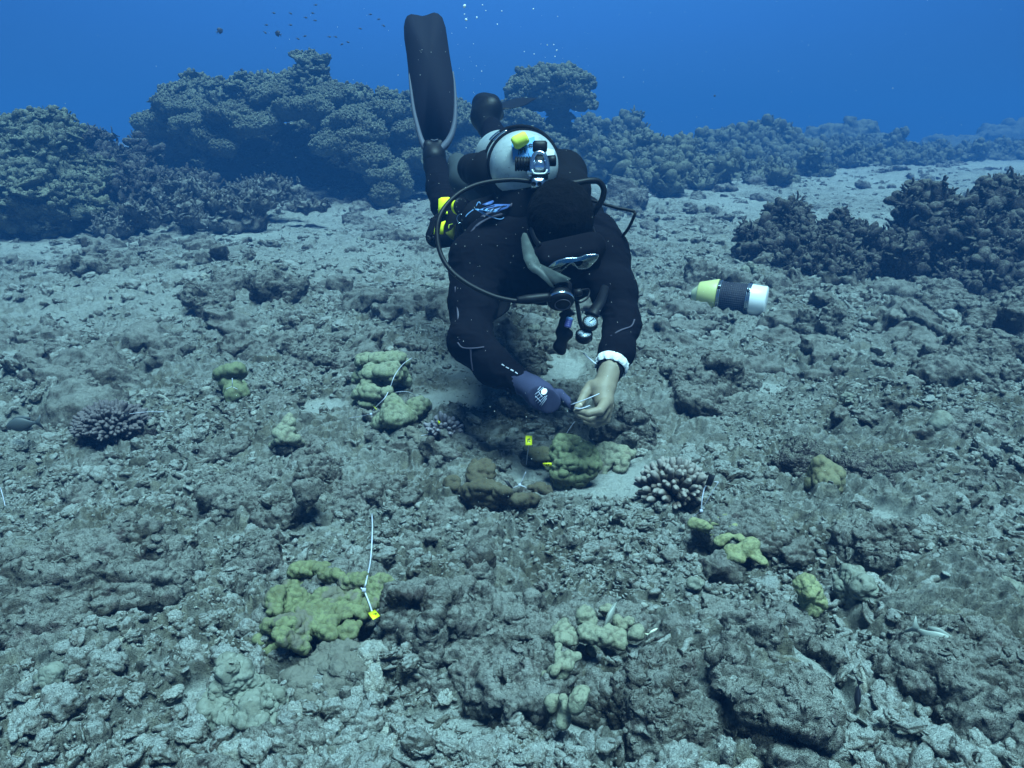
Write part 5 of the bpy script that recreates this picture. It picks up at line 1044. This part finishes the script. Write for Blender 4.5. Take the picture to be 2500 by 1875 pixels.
v, f = sdf_mesh(glove_sdf, PX(1240, 1040, 2.14) - .05, PX(1420, 930, 2.0) + np.array([.03, .12, .06]), .0024)
cpx = 1250 + ((v - CAM) @ RT) / ((v - CAM) @ FW) * FPX; dip = sstep(1376, 1398, cpx + 10 * noise(v * 60, 83))
fc = dip[f].mean(1) > .5
glove = part('glove', mesh_np('glove', v, f, mats=[M['glove'], M['rubber']], mi=fc.astype(int)), diver, 'blue knit glove with black dipped fingertips')
def gpatch(pts, m, nm, off=.0012, parent=glove, fn=glove_sdf):
    q = [hit(x, y, fn, off=off) for x, y in pts]; c = np.mean(q, 0); v = np.array(q + [c]); k = len(q); F = np.array([(i, (i + 1) % k, k) for i in range(k)]); nrm = np.cross(v[1] - v[0], v[2] - v[0])
    v2 = np.concatenate([v, v + (c - CAM) / np.linalg.norm(c - CAM) * .002]); F2 = np.concatenate([F, F[:, ::-1] + k + 1]); return part(nm, mesh_np(nm, v2, F2, M[m], smooth=False), parent)
z4 = lambda L: [(1220 + x / 6.9125, 880 + y / 6.9125) for x, y in L]
gpatch(z4([(700, 560), (700, 510), (740, 470), (790, 480), (805, 520), (780, 565), (735, 580)]), 'white_plastic', 'logo')
for a, b in [((690, 440), (640, 500)), ((740, 450), (590, 580)), ((680, 560), (590, 640)), ((720, 590), (600, 690)), ((770, 600), (640, 720)), ((800, 590), (670, 760)), ((790, 640), (700, 770)), ((600, 600), (700, 700)), ((650, 520), (720, 620))]:
    q = z4([a, ((a[0] + b[0]) / 2, (a[1] + b[1]) / 2), b]); vv, ff = tube([hit(x, y, glove_sdf) for x, y in q], .0011, 5, 3, flat=(1.5, .5)); part('print_stripe', mesh_np('print_stripe', vv, ff, mat('glove_print', (.34, .38, .50), .7) if 'glove_print' not in M else M['glove_print']), glove)
# bare hand
def hand_sdf(p):
    d = s_cap(p, PX(1489, 902, 2.12), PX(1478, 940, 2.105), .029, .030)
    d = smin(d, s_cap(p, PX(1472, 955, 2.09), PX(1474, 980, 2.075), .029, .026), .012)
    d = smin(d, s_cap(p, PX(1452, 945, 2.10), PX(1456, 958, 2.10), .019, .018), .012)
    for pts, rd in [([(1476, 985, 2.05), (1464, 1003, 2.02), (1436, 1009, 2.015), (1407, 1003, 2.04)], [.0145, .0115, .0098, .0078]), ([(1482, 994, 2.075), (1470, 1017, 2.06), (1442, 1023, 2.055), (1414, 1014, 2.06)], [.0145, .0115, .0098, .0078]),
                    ([(1486, 992, 2.10), (1478, 1024, 2.10), (1454, 1035, 2.10), (1430, 1028, 2.09)], [.014, .0115, .010, .008]), ([(1484, 984, 2.12), (1480, 1012, 2.13), (1462, 1028, 2.13), (1446, 1028, 2.12)], [.012, .010, .009, .0075]),
                    ([(1444, 942, 2.105), (1428, 962, 2.09), (1419, 980, 2.075), (1409, 997, 2.055)], [.0160, .0125, .0105, .0082])]:
        d = smin(d, chain(p, rel(pts), rd, .003), .0035)
    return d + .0007 * noise(p * 70, 85)
v, f = sdf_mesh(hand_sdf, PX(1395, 1045, 2.14) - np.array([.02, .14, .02]), PX(1510, 890, 2.12) + np.array([.03, .08, .04]), .0022)
hand = part('hand', mesh_np('hand', v, f, M['skin']), diver, 'bare hand pinching a white cable tie')
part('thumbnail', mesh_np('thumbnail', *(lambda c: (lambda vb: (vb[0] * [.0055, .003, .0065] + c, vb[1]))(ico(2)))(hit(1417, 990, hand_sdf, off=-.001)), mat('nail', (.60, .50, .40), .3)), hand)
# wrist band, strap watch
def wband(t0, t1, r, am, nw, m, nm, fn=None, seg=60, lab=None):
    a = PX(1497, 878, 2.15); b = PX(1478, 940, 2.10); ax = (b - a); ax /= np.linalg.norm(ax); R_ = frame(ax); V = []; F = []; prof = [(t0, r * .93), (t0 + .002, r), ((t0 + t1) / 2, r * 1.05), (t1 - .002, r), (t1, r * .93)]
    for i, (t, rr_) in enumerate(prof):
        for j in range(seg):
            g = j / seg * 2 * np.pi; w = am * math.sin(g * nw + i * 1.3) + am * .6 * math.sin(g * nw * 1.7 + i * 2.1); V.append(a + ax * (t + w) + (rr_ + w * .9) * (math.cos(g) * R_[:, 0] + math.sin(g) * R_[:, 1]))
    for i in range(4):
        for j in range(seg):
            k = (j + 1) % seg; F.append((i * seg + j, i * seg + k, i * seg + seg + k, i * seg + seg + j))
    return part(nm, mesh_np(nm, np.array(V), np.array(F), M[m]), diver, lab)
wband(.004, .032, .0425, .0022, 13, 'white_cloth', 'wristband', lab='ruffled white band over the bare hand wrist')
wband(.026, .048, .0345, .0004, 3, 'shellcloth', 'cuff', lab='black cuff under the white wristband')
# tie held in the fingers
t_ = empty('cable_tie', PX(1428, 976, 2.04), 'white cable tie held between the bare hand and the gloved hand', 'cable tie')
for L in ([(1394, 988, 2.045), (1430, 975, 2.03), (1463, 961, 2.035)], [(1404, 996, 2.03), (1420, 997, 2.02), (1440, 990, 2.03)], [(1455, 888, 2.10), (1440, 876, 2.12), (1424, 862, 2.14)]):
    v, f = tube(rel(L), .0017, 6, 4, flat=(1.5, .7)); part('strap', mesh_np('strap', v, f, M['tie']), t_)

# ---- tank
TF = PX(1281, 405, 2.38); TB = PX(1224, 386, 2.98); tax = TB - TF; TL = np.linalg.norm(tax); tax /= TL; TR = .1005
tank = empty('scuba_tank', (TF + TB) / 2 - np.array([0, 0, TR]), 'pale grey scuba tank on the back of the diver, with black straps and blue tape', 'scuba tank')
prof = [(-.105, .016), (-.098, .030), (-.088, .050), (-.070, .072), (-.045, .089), (-.02, .0975), (0, TR), (TL, TR), (TL + .02, .098), (TL + .035, .085), (TL + .04, 0)]
v, f = lathe(prof, TF, TB, 64); part('cylinder', mesh_np('cylinder', v, f, M['tank']), tank)
def tank_sdf(p):
    t = (p - TF) @ tax; r = np.linalg.norm(p - TF - t[:, None] * tax, axis=1)
    return np.where(t > 0, r - TR, s_ell(p, TF, (.105, TR, TR), np.stack([tax, *(frame(tax)[:, :2].T)], 1)))
for t in (.06, .19):
    v, f = lathe([(t - .016, TR), (t - .015, TR + .006), (t + .015, TR + .006), (t + .016, TR)], TF, TB, 64); bd = part('tank_band', mesh_np('tank_band', v, f, M['shellcloth']), tank)
    for k in (-1, 1):
        c = TF + tax * (t + k * .012); R_ = frame(tax, (0, 0, 1)); g = math.radians(118); up_ = np.array([0, 0, 1.0]); sd_ = np.cross(tax, up_); sd_ /= np.linalg.norm(sd_)
        q = [c + (math.cos(x) * -sd_ * -1 + math.sin(x) * up_) * (TR + .010) for x in (2.0, 2.15, 2.3, 2.45)]
        v, f = tube(q, .0032, 6, 3); part('buckle', mesh_np('buckle', v, f, M['chrome']), bd)
def tpatch(pts, m, nm, off=.0012, par=tank, nx=6):
    A_, B_, C_, D_ = [np.array(q, float) for q in pts]; V = []; F = []
    for i in range(nx + 1):
        for j in range(nx + 1):
            u, w = i / nx, j / nx; q = (A_ * (1 - u) + B_ * u) * (1 - w) + (D_ * (1 - u) + C_ * u) * w; V.append(hit(q[0], q[1], tank_sdf, off=off))
    for i in range(nx):
        for j in range(nx): a = i * (nx + 1) + j; F.append((a, a + 1, a + nx + 2, a + nx + 1))
    V = np.array(V); k = len(V); F = np.array(F); return part(nm, mesh_np(nm, V, F, M[m]), par)
tape = tpatch([(1249, 350), (1305, 333), (1309, 382), (1253, 390)], 'tape', 'tape')
tpatch([(1335, 362), (1354, 366), (1352, 392), (1333, 388)], 'white_plastic', 'sticker', nx=4)
z5 = lambda L: [(1120 + x / 6.506, 290 + y / 6.506) for x, y in L]
for s_ in ([(1100, 420), (1168, 405)], [(1098, 448), (1170, 432)], [(1120, 395), (1135, 470)], [(1142, 390), (1155, 462)], [(955, 470), (1050, 440)], [(975, 460), (985, 560)], [(1010, 450), (1000, 540)], [(1030, 450), (1060, 540)], [(955, 510), (1060, 470)], [(1040, 380), (1120, 600)], [(965, 380), (950, 570)]):
    v, f = tube([hit(x, y, tank_sdf, off=.002) for x, y in z5(s_)], .0012, 5, 3); part('ink_stroke', mesh_np('ink_stroke', v, f, M['ink']), tape)
yc = z5([(900, 350)])[0]; a = hit(1257, 350, tank_sdf, off=.02); b = hit(1280, 337, tank_sdf, off=.024)
v, f = lathe([(-.004, .004), (-.006, .013), (0, .0185), (.006, .0195), (.034, .018), (.040, .014), (.041, 0)], a, b, 24); part('dust_cap', mesh_np('dust_cap', v, f, M['yel_foam']), tank)
# valve
v, f = lathe([(0, .020), (.02, .020), (.022, .026), (.05, .026), (.055, .018), (.07, .018), (.072, 0)], PX(1305, 415, 2.30), PX(1316, 425, 2.20), 20); part('valve', mesh_np('valve', v, f, M['chrome']), tank)
kn = []
for k in range(7): kn.append(lathe([(.0075 * k, .017), (.0075 * k + .001, .0195), (.0075 * k + .005, .0195), (.0075 * k + .006, .017)], PX(1257, 400, 2.19), PX(1300, 400, 2.19), 20))
kn.append(lathe([(0, 0), (0, .017), (.054, .017), (.054, 0)], PX(1257, 400, 2.19), PX(1300, 400, 2.19), 20)); v, f = join(kn); part('valve_knob', mesh_np('valve_knob', v, f, M['rubber']), tank)
# ---- vest
vest = empty('buoyancy_vest', PX(1300, 500, 2.6), 'inflated black and grey buoyancy vest wrapped round the tank and shoulders', 'buoyancy vest')
def wing_sdf(p):
    d = chain(p, rel([(1152, 412, 2.72), (1200, 424, 2.58), (1262, 450, 2.42), (1300, 470, 2.36)]), [.052, .070, .060, .045], .03)
    return d + .003 * noise(p * 18, 91)
v, f = sdf_mesh(wing_sdf, PX(1150, 520, 2.35) - .16, PX(1300, 400, 2.75) + .16, .008); part('air_bladder', mesh_np('air_bladder', v, f, M['shellcloth']), vest)
def wing2(p): return chain(p, rel([(1356, 395, 2.62), (1378, 420, 2.52), (1388, 470, 2.42), (1380, 530, 2.36)]), [.045, .062, .062, .05], .03) + .003 * noise(p * 18, 92)
v, f = sdf_mesh(wing2, PX(1370, 530, 2.35) - .16, PX(1370, 400, 2.65) + .16, .008); part('air_bladder', mesh_np('air_bladder', v, f, M['shellcloth']), vest)
def lining(p): return chain(p, rel([(1118, 400, 2.95), (1136, 440, 2.88), (1180, 468, 2.82), (1250, 485, 2.72)]), [.040, .052, .050, .05], .03)
v, f = sdf_mesh(lining, PX(1110, 520, 2.70) - .14, PX(1260, 400, 2.95) + .14, .009); part('lining', mesh_np('lining', v, f, M['bladder']), vest)
def back_sdf(p): return smin(chain(p, rel([(1300, 520, 2.42), (1270, 500, 2.7), (1240, 495, 2.95)]), [.115, .12, .10], .04), s_cap(p, PX(1180, 540, 2.50), PX(1420, 530, 2.48), .070), .05) + .002 * noise(p * 30, 93)
v, f = sdf_mesh(back_sdf, PX(1180, 600, 2.40) - .15, PX(1420, 450, 3.0) + .15, .009); part('back_panel', mesh_np('back_panel', v, f, M['shellcloth']), vest)
for L, r_ in ([[(1150, 566), (1170, 545), (1200, 530), (1225, 522)], .003], [[(1178, 530), (1210, 512), (1250, 500)], .006]):
    q = [hit(x, y, lambda p: np.minimum(back_sdf(p), body_sdf(p))) for x, y in L]; v, f = tube(q, r_, 6, 5, flat=(1.6, .6)); part('piping', mesh_np('piping', v, f, M['suit_seam']), vest)
v, f = tube(rel([(1235, 728, 2.32), (1228, 752, 2.30), (1212, 768, 2.28), (1198, 776, 2.28)]), [.016, .020, .016, .010], 8, 4, flat=(1, .35)); part('strap_end', mesh_np('strap_end', v, f, M['shellcloth']), vest)
v, f = tube(rel([(1120, 612, 2.44), (1108, 618, 2.43), (1098, 632, 2.42), (1094, 648, 2.42)]), .0028, 8, 5); part('shoulder_ring', mesh_np('shoulder_ring', v, f, M['chrome']), vest)
v, f = tube([hit(1330 + 4 * k, 300 + 0 * k, tank_sdf, t1=2.6) * 0 + P(1270 + 96 * math.sin(g), 408 - 100 * math.cos(g), 2.52) for k, g in enumerate(np.linspace(-.55, 1.75, 12))], .012, 8, 4, flat=(1.4, .5)); part('tank_strap', mesh_np('tank_strap', v, f, M['shellcloth']), vest)
# ---- regulator
reg = empty('regulator', PX(1317, 430, 2.14), 'chrome first stage on the tank valve with black hoses looping to the mouthpiece', 'regulator')
y_ = [(1299, 425), (1299, 398), (1305, 378), (1317, 372), (1329, 378), (1336, 398), (1337, 425)]
v, f = tube([P(x, y, 2.13) for x, y in y_], .0058, 8, 5); fs = part('yoke', mesh_np('yoke', v, f, M['chrome']), reg)
v, f = tube([P(x, y, 2.115) for x, y in [(1299, 414), (1303, 422), (1310, 424), (1325, 424), (1332, 422), (1336, 414)]], .0022, 6, 4); part('rim', mesh_np('rim', v, f, M['white_plastic']), fs)
v, f = lathe([(0, .020), (.001, .021), (.012, .021), (.018, .012), (.019, 0)], PX(1317, 408, 2.15), PX(1317, 409, 2.10), 20); part('dome', mesh_np('dome', v, f, M['chrome']), fs)
v, f = boxm(PX(1318, 358, 2.15), np.stack([RT, UP, -FW], 1), (.0195, .0135, .014), .35); part('yoke_knob', mesh_np('yoke_knob', v, f, M['rubber']), reg)
v, f = boxm(PX(1318, 400, 2.155), np.stack([RT, UP, -FW], 1), (.017, .026, .006), .35); part('backing', mesh_np('backing', v, f, M['rubber']), fs)
v, f = boxm(PX(1314, 449, 2.15), np.stack([RT, UP, -FW], 1), (.0180, .0140, .014), .25); st = part('first_stage', mesh_np('first_stage', v, f, M['chrome']), reg)
for x in (1303, 1317):
    v, f = lathe([(0, .0065), (.004, .0065), (.004, .004), (.001, .003), (.001, 0)], PX(x, 449, 2.134), PX(x, 449, 2.1), 14); part('port', mesh_np('port', v, f, M['rubber']), st)
v, f = boxm(PX(1318, 431, 2.16), np.stack([RT, UP, -FW], 1), (.022, .006, .014), .3); part('collar', mesh_np('collar', v, f, M['rubber']), reg)
v, f = lathe([(0, .0055), (.008, .0055), (.009, .0048), (.024, .0048)], PX(1331, 448, 2.145), PX(1356, 447, 2.14), 12); part('fitting', mesh_np('fitting', v, f, M['chrome']), reg)
v, f = lathe([(0, 0), (0, .014), (.022, .015), (.024, .011), (.025, 0)], PX(1336, 393, 2.16), PX(1360, 392, 2.16), 16); part('pressure_port', mesh_np('pressure_port', v, f, M['rubber']), reg)
hs = [(1300, 443, 2.15), (1246, 439, 2.14), (1179, 447, 2.12), (1130, 466, 2.10), (1095, 495, 2.08), (1073, 530, 2.06), (1067, 570, 2.05), (1075, 617, 2.04), (1098, 657, 2.03), (1139, 691, 2.02), (1197, 720, 2.01), (1246, 733, 2.01), (1289, 736, 2.01), (1344, 730, 2.01)]
v, f = tube(rel(hs), .0062, 12, 8); part('hose', mesh_np('hose', v, f, M['rubber']), reg, 'long thin hose looping round the left shoulder')
v, f = tube(rel([(1262, 733, 2.008), (1300, 730, 2.008), (1342, 724, 2.01)]), [.0085, .0125, .0125, .010], 12, 6); part('hose_sleeve', mesh_np('hose_sleeve', v, f, M['rubber']), reg)
v, f = tube(rel([(1352, 447, 2.14), (1400, 447, 2.15), (1440, 441, 2.16), (1462, 444, 2.17), (1474, 462, 2.18), (1470, 487, 2.19), (1458, 508, 2.2), (1442, 530, 2.22)]), .0082, 12, 7); part('hose', mesh_np('hose', v, f, M['rubber']), reg, 'short thick hose bending behind the hood')
v, f = tube(rel([(1425, 484, 2.3), (1460, 494, 2.28), (1505, 507, 2.26), (1540, 514, 2.25), (1549, 518, 2.25), (1549, 526, 2.25), (1535, 556, 2.27), (1518, 580, 2.29), (1505, 605, 2.31)]), .0045, 10, 6); part('hose', mesh_np('hose', v, f, M['rubber']), reg, 'thin hose standing out in a sharp angle at the right')
rA = PX(1368, 728, 2.03); rN = -FW * .55 - UP * .80 + RT * .05; rN /= np.linalg.norm(rN)
v, f = lathe([(-.030, 0), (-.030, .018), (-.018, .026), (-.004, .032), (.002, .0335), (.010, .0335), (.016, .031), (.020, .026), (.021, 0)], rA, rA + rN, 36); s2 = part('second_stage', mesh_np('second_stage', v, f, M['rubber']), reg)
v, f = lathe([(.004, .0337), (.006, .0352), (.010, .0352), (.012, .0337)], rA, rA + rN, 36); part('chrome_ring', mesh_np('chrome_ring', v, f, M['chrome']), s2)
v, f = lathe([(.0205, .020), (.0225, .021), (.0225, .019), (.0205, .018)], rA + RT * .004, rA + RT * .004 + rN, 28); part('cover_ring', mesh_np('cover_ring', v, f, mat('dull_ring', (.10, .09, .12), .5)), s2)
v, f = boxm(PX(1376, 702, 2.04), np.stack([RT, UP, -FW], 1), (.020, .016, .016), .4); part('mouthpiece', mesh_np('mouthpiece', v, f, M['rubber']), s2)
v, f = boxm(PX(1377, 708, 2.021), np.stack([RT, UP, -FW], 1), (.008, .0035, .001), .3); part('badge', mesh_np('badge', v, f, M['cardpale']), s2)
v, f = lathe([(0, 0), (0, .010), (.018, .010), (.020, .006), (.020, 0)], PX(1402, 716, 2.03), PX(1425, 712, 2.03), 14); part('side_knob', mesh_np('side_knob', v, f, M['rubber']), s2)
v, f = tube(rel([(1420, 708, 2.05), (1436, 706, 2.06), (1439, 716, 2.06), (1432, 730, 2.05), (1418, 738, 2.04), (1408, 736, 2.04)]), .0026, 8, 5); part('lanyard', mesh_np('lanyard', v, f, M['rubber']), s2)
# ---- hanging console and inflator
con = empty('gauge_console', PX(1434, 800, 2.10), 'two round dials in a black rubber console hanging below the chest', 'gauge')
v, f = tube(rel([(1478, 700, 2.22), (1466, 735, 2.14), (1452, 757, 2.11), (1444, 770, 2.10)]), [.012, .015, .017, .020], 10, 5, flat=(1, .6)); part('console_stalk', mesh_np('console_stalk', v, f, M['rubber']), con)
gN = -FW * .85 + UP * .5; gN /= np.linalg.norm(gN); g2 = -FW * .60 + UP * .8; g2 /= np.linalg.norm(g2)
for (x, y, r_, N_, nm) in ((1441, 787, .0205, gN, 'upper'), (1426, 817, .0225, g2, 'lower')):
    c = PX(x, y, 2.09); v, f = lathe([(-.020, 0), (-.020, r_ * .7), (-.012, r_), (.004, r_), (.006, r_ * .93), (.006, r_ * .80), (.003, r_ * .78), (.003, 0)], c, c + N_, 36); gg = part('gauge', mesh_np('gauge', v, f, M['rubber']), con)
    v, f = lathe([(.0035, r_ * .76), (.0042, r_ * .75), (.0046, 0)], c, c + N_, 36); part('gauge_face', mesh_np('gauge_face', v, f, M['dial']), gg)
    R_ = frame(N_, UP); v, f = tube([c + N_ * .0058 - R_[:, 0] * r_ * .12 - R_[:, 1] * r_ * .1, c + N_ * .0058 + R_[:, 0] * r_ * .45 + R_[:, 1] * r_ * .4], .0011, 5, 2); part('needle', mesh_np('needle', v, f, M['ink']), gg)
    tk = []
    for k in range(14):
        g = k / 14 * 2 * np.pi; dd = math.cos(g) * R_[:, 0] + math.sin(g) * R_[:, 1]; tk.append(tube([c + N_ * .0052 + dd * r_ * .58, c + N_ * .0052 + dd * r_ * .70], .0006, 4, 1))
    v, f = join(tk); part('tick_marks', mesh_np('tick_marks', v, f, M['ink']), gg)
v, f = tube(rel([(1408, 735, 2.05), (1412, 760, 2.05), (1416, 785, 2.06), (1421, 800, 2.07)]), .0058, 8, 5); part('hose', mesh_np('hose', v, f, M['rubber']), con)
inf = empty('inflator', PX(1374, 800, 2.10), 'black inflator handset with ribbed grip dangling under the mouthpiece', 'inflator')
def inf_sdf(p):
    d = chain(p, rel([(1384, 760, 2.07), (1378, 785, 2.08), (1372, 812, 2.09), (1378, 818, 2.09)]), [.012, .013, .016, .018], .006)
    d = smin(d, chain(p, rel([(1374, 825, 2.09), (1368, 845, 2.10), (1371, 856, 2.10)]), [.014, .017, .012], .006), .006); d = smin(d, s_cap(p, PX(1370, 768, 2.07), PX(1400, 766, 2.07), .006, .004), .004)
    d = smin(d, s_sph(p, PX(1361, 846, 2.10), .010), .006); return smin(d, s_sph(p, PX(1388, 815, 2.09), .012), .006) + .0008 * noise(p * 90, 95)
v, f = sdf_mesh(inf_sdf, PX(1345, 880, 2.05) - .03, PX(1410, 740, 2.12) + .05, .0028); part('handset', mesh_np('handset', v, f, M['rubber']), inf)
for k in range(5):
    v, f = lathe([(-.001, .0085), (0, .0095), (.004, .0095), (.005, .0085)], PX(1391 - 1.2 * k, 776 + 4.6 * k, 2.058), PX(1389 - 1.2 * k, 784 + 4.6 * k, 2.058), 14); part('grip_ring', mesh_np('grip_ring', v, f, mat('blue_button', (.08, .08, .30), .35, spec=.6) if k else M['cardpale']), inf)
# ---- reel, pouch, cards
reel = empty('pouch', PX(1085, 545, 2.60), 'black hip pouch with bright yellow flaps, left of the looping hose', 'pouch')
def extr(pts, d, th, m, nm, par, lab=None):
    v, f = extrude([P(x, y, d) for x, y in pts], FW * th); return part(nm, mesh_np(nm, v, f, M[m], smooth=False), par, lab)
z1 = lambda L: [(1020 + x / 7.373, 440 + y / 7.373) for x, y in L]
def pouch_sdf(p): return smin(s_cap(p, PX(1075, 548, 2.66), PX(1065, 578, 2.66), .034, .036), s_cap(p, PX(1100, 540, 2.66), PX(1095, 575, 2.66), .036, .036), .03)
v, f = sdf_mesh(pouch_sdf, PX(1080, 560, 2.66) - .12, PX(1080, 560, 2.66) + .12, .006); part('pouch_body', mesh_np('pouch_body', v, f, M['shellcloth']), reel)
extr(z1([(380, 350), (430, 320), (560, 315), (610, 340), (560, 430), (500, 520), (440, 590), (370, 660), (375, 500)]), 2.60, .010, 'yel_fabric', 'yellow_flap', reel)
extr(z1([(500, 610), (530, 560), (545, 610)]), 2.60, .004, 'yel_fabric', 'yellow_flap', reel)
extr(z1([(430, 760), (500, 735), (470, 820), (460, 965), (395, 965), (410, 850)]), 2.57, .006, 'yel_fabric', 'yellow_strip', reel); extr(z1([(310, 850), (335, 820), (335, 950), (285, 970)]), 2.57, .006, 'yel_fabric', 'yellow_strip', reel)
extr(z1([(500, 950), (600, 900), (680, 800), (665, 950), (640, 1075), (560, 1020)]), 2.57, .005, 'olive_fabric', 'olive_flap', reel)
v, f = tube(rel([(x, y, 2.56) for x, y in z1([(555, 870), (565, 810), (600, 795), (630, 780)])]), .0018, 6, 4); part('cord', mesh_np('cord', v, f, M['yel_foam']), reel)
v, f = tube(rel([(1059, 532, 2.60), (1053, 560, 2.60), (1050, 578, 2.60)]), [.012, .014, .010], 8, 4, flat=(1, .5)); part('side_strap', mesh_np('side_strap', v, f, M['shellcloth']), reel)
v, f = tube(rel([(1042, 578, 2.60), (1052, 580, 2.60), (1060, 580, 2.60)]), .005, 8, 3); part('side_buckle', mesh_np('side_buckle', v, f, M['rubber']), reel)
v, f = tube(rel([(1050, 580, 2.60), (1047, 590, 2.60)]), .005, 8, 3); part('side_buckle', mesh_np('side_buckle', v, f, M['rubber']), reel)
rl = empty('finger_reel', PX(1130, 505, 2.52), 'yellow and black line reel clipped beside the blue cards', 'reel')
a = PX(1114, 506, 2.54); b = PX(1140, 503, 2.50)
v, f = lathe([(0, 0), (0, .021), (.003, .0225), (.012, .0235), (.020, .0225), (.0205, 0)], a, b, 28); part('spool', mesh_np('spool', v, f, M['yel_fabric']), rl)
v, f = lathe([(.018, 0), (.018, .026), (.021, .0275), (.026, .0275), (.028, .024), (.028, 0)], a, b, 32); dk = part('disc', mesh_np('disc', v, f, M['rubber']), rl)
Rr_ = frame(b - a)
for k in range(8):
    g = k / 8 * 2 * np.pi; c = a + Rr_[:, 2] * .0285 + (math.cos(g) * Rr_[:, 0] + math.sin(g) * Rr_[:, 1]) * .0215; v, f = lathe([(0, .0022), (.0008, .002), (.0008, 0)], c, c + Rr_[:, 2], 8); part('disc_hole', mesh_np('disc_hole', v, f, M['silicone']), dk)
g_ = np.linspace(0, 2 * np.pi, 18); v, f = tube([P(1126 + 10.5 * math.sin(x), 534 + 11.5 * math.cos(x), 2.49) for x in g_], .0012, 6, 1); part('split_ring', mesh_np('split_ring', v, f, M['chrome']), rl)
cards = empty('slate_cards', PX(1200, 505, 2.32), 'fan of blue plastic cards with scribbled writing clipped on the left shoulder', 'cards')
def cardq(pts, m, ds, nm='card'):
    v, f = extrude([P(x, y, d) for (x, y), d in zip(z1(pts), ds)], FW * .0007); return part(nm, mesh_np(nm, v, f, M[m], smooth=False), cards)
k1 = cardq([(1150, 435), (1350, 362), (1375, 380), (1330, 430), (1220, 455)], 'card', [2.30, 2.34, 2.34, 2.32, 2.30])
k2 = cardq([(1080, 530), (1400, 430), (1675, 430), (1620, 500), (1400, 585)], 'card', [2.27, 2.31, 2.33, 2.31, 2.27])
v, f = extrude([P(x, y, d) for (x, y), d in zip(z1([(1085, 530), (1230, 500), (1330, 545), (1440, 530), (1400, 580), (1250, 562)]), [2.267, 2.275, 2.268, 2.27, 2.262, 2.262])], FW * .0004); part('pale_strip', mesh_np('pale_strip', v, f, M['cardpale'], smooth=False), k2)
k3 = cardq([(1010, 510), (1100, 520), (1230, 600), (1180, 615)], 'cardpale', [2.27, 2.27, 2.27, 2.27])
for s_ in ([(1180, 525), (1250, 490), (1380, 460)], [(1250, 540), (1330, 510), (1470, 470)], [(1330, 560), (1390, 510), (1560, 460)], [(1290, 520), (1350, 500), (1420, 490)], [(1450, 545), (1500, 500), (1600, 460)]):
    v, f = tube([P(x, y, 2.258 + .0045 * max(0, (540 - yy) / 10) - .004) for (x, y), (_, yy) in zip(z1(s_), s_)], .0016, 5, 3); part('pen_scribble', mesh_np('pen_scribble', v, f, M['ink']), k2)
for s_ in ([(1150, 600), (1300, 650), (1450, 700), (1520, 695), (1550, 670)], [(860, 660), (900, 610), (1000, 530)], [(1050, 470), (1080, 410), (1110, 395), (1128, 430)]):
    v, f = tube([P(x, y, 2.275) for x, y in z1(s_)], .0015, 6, 4); part('wire', mesh_np('wire', v, f, M['cardpale']), cards)
print('diver done', time.time() - T0)
#PART5
print('script', time.time() - T0)
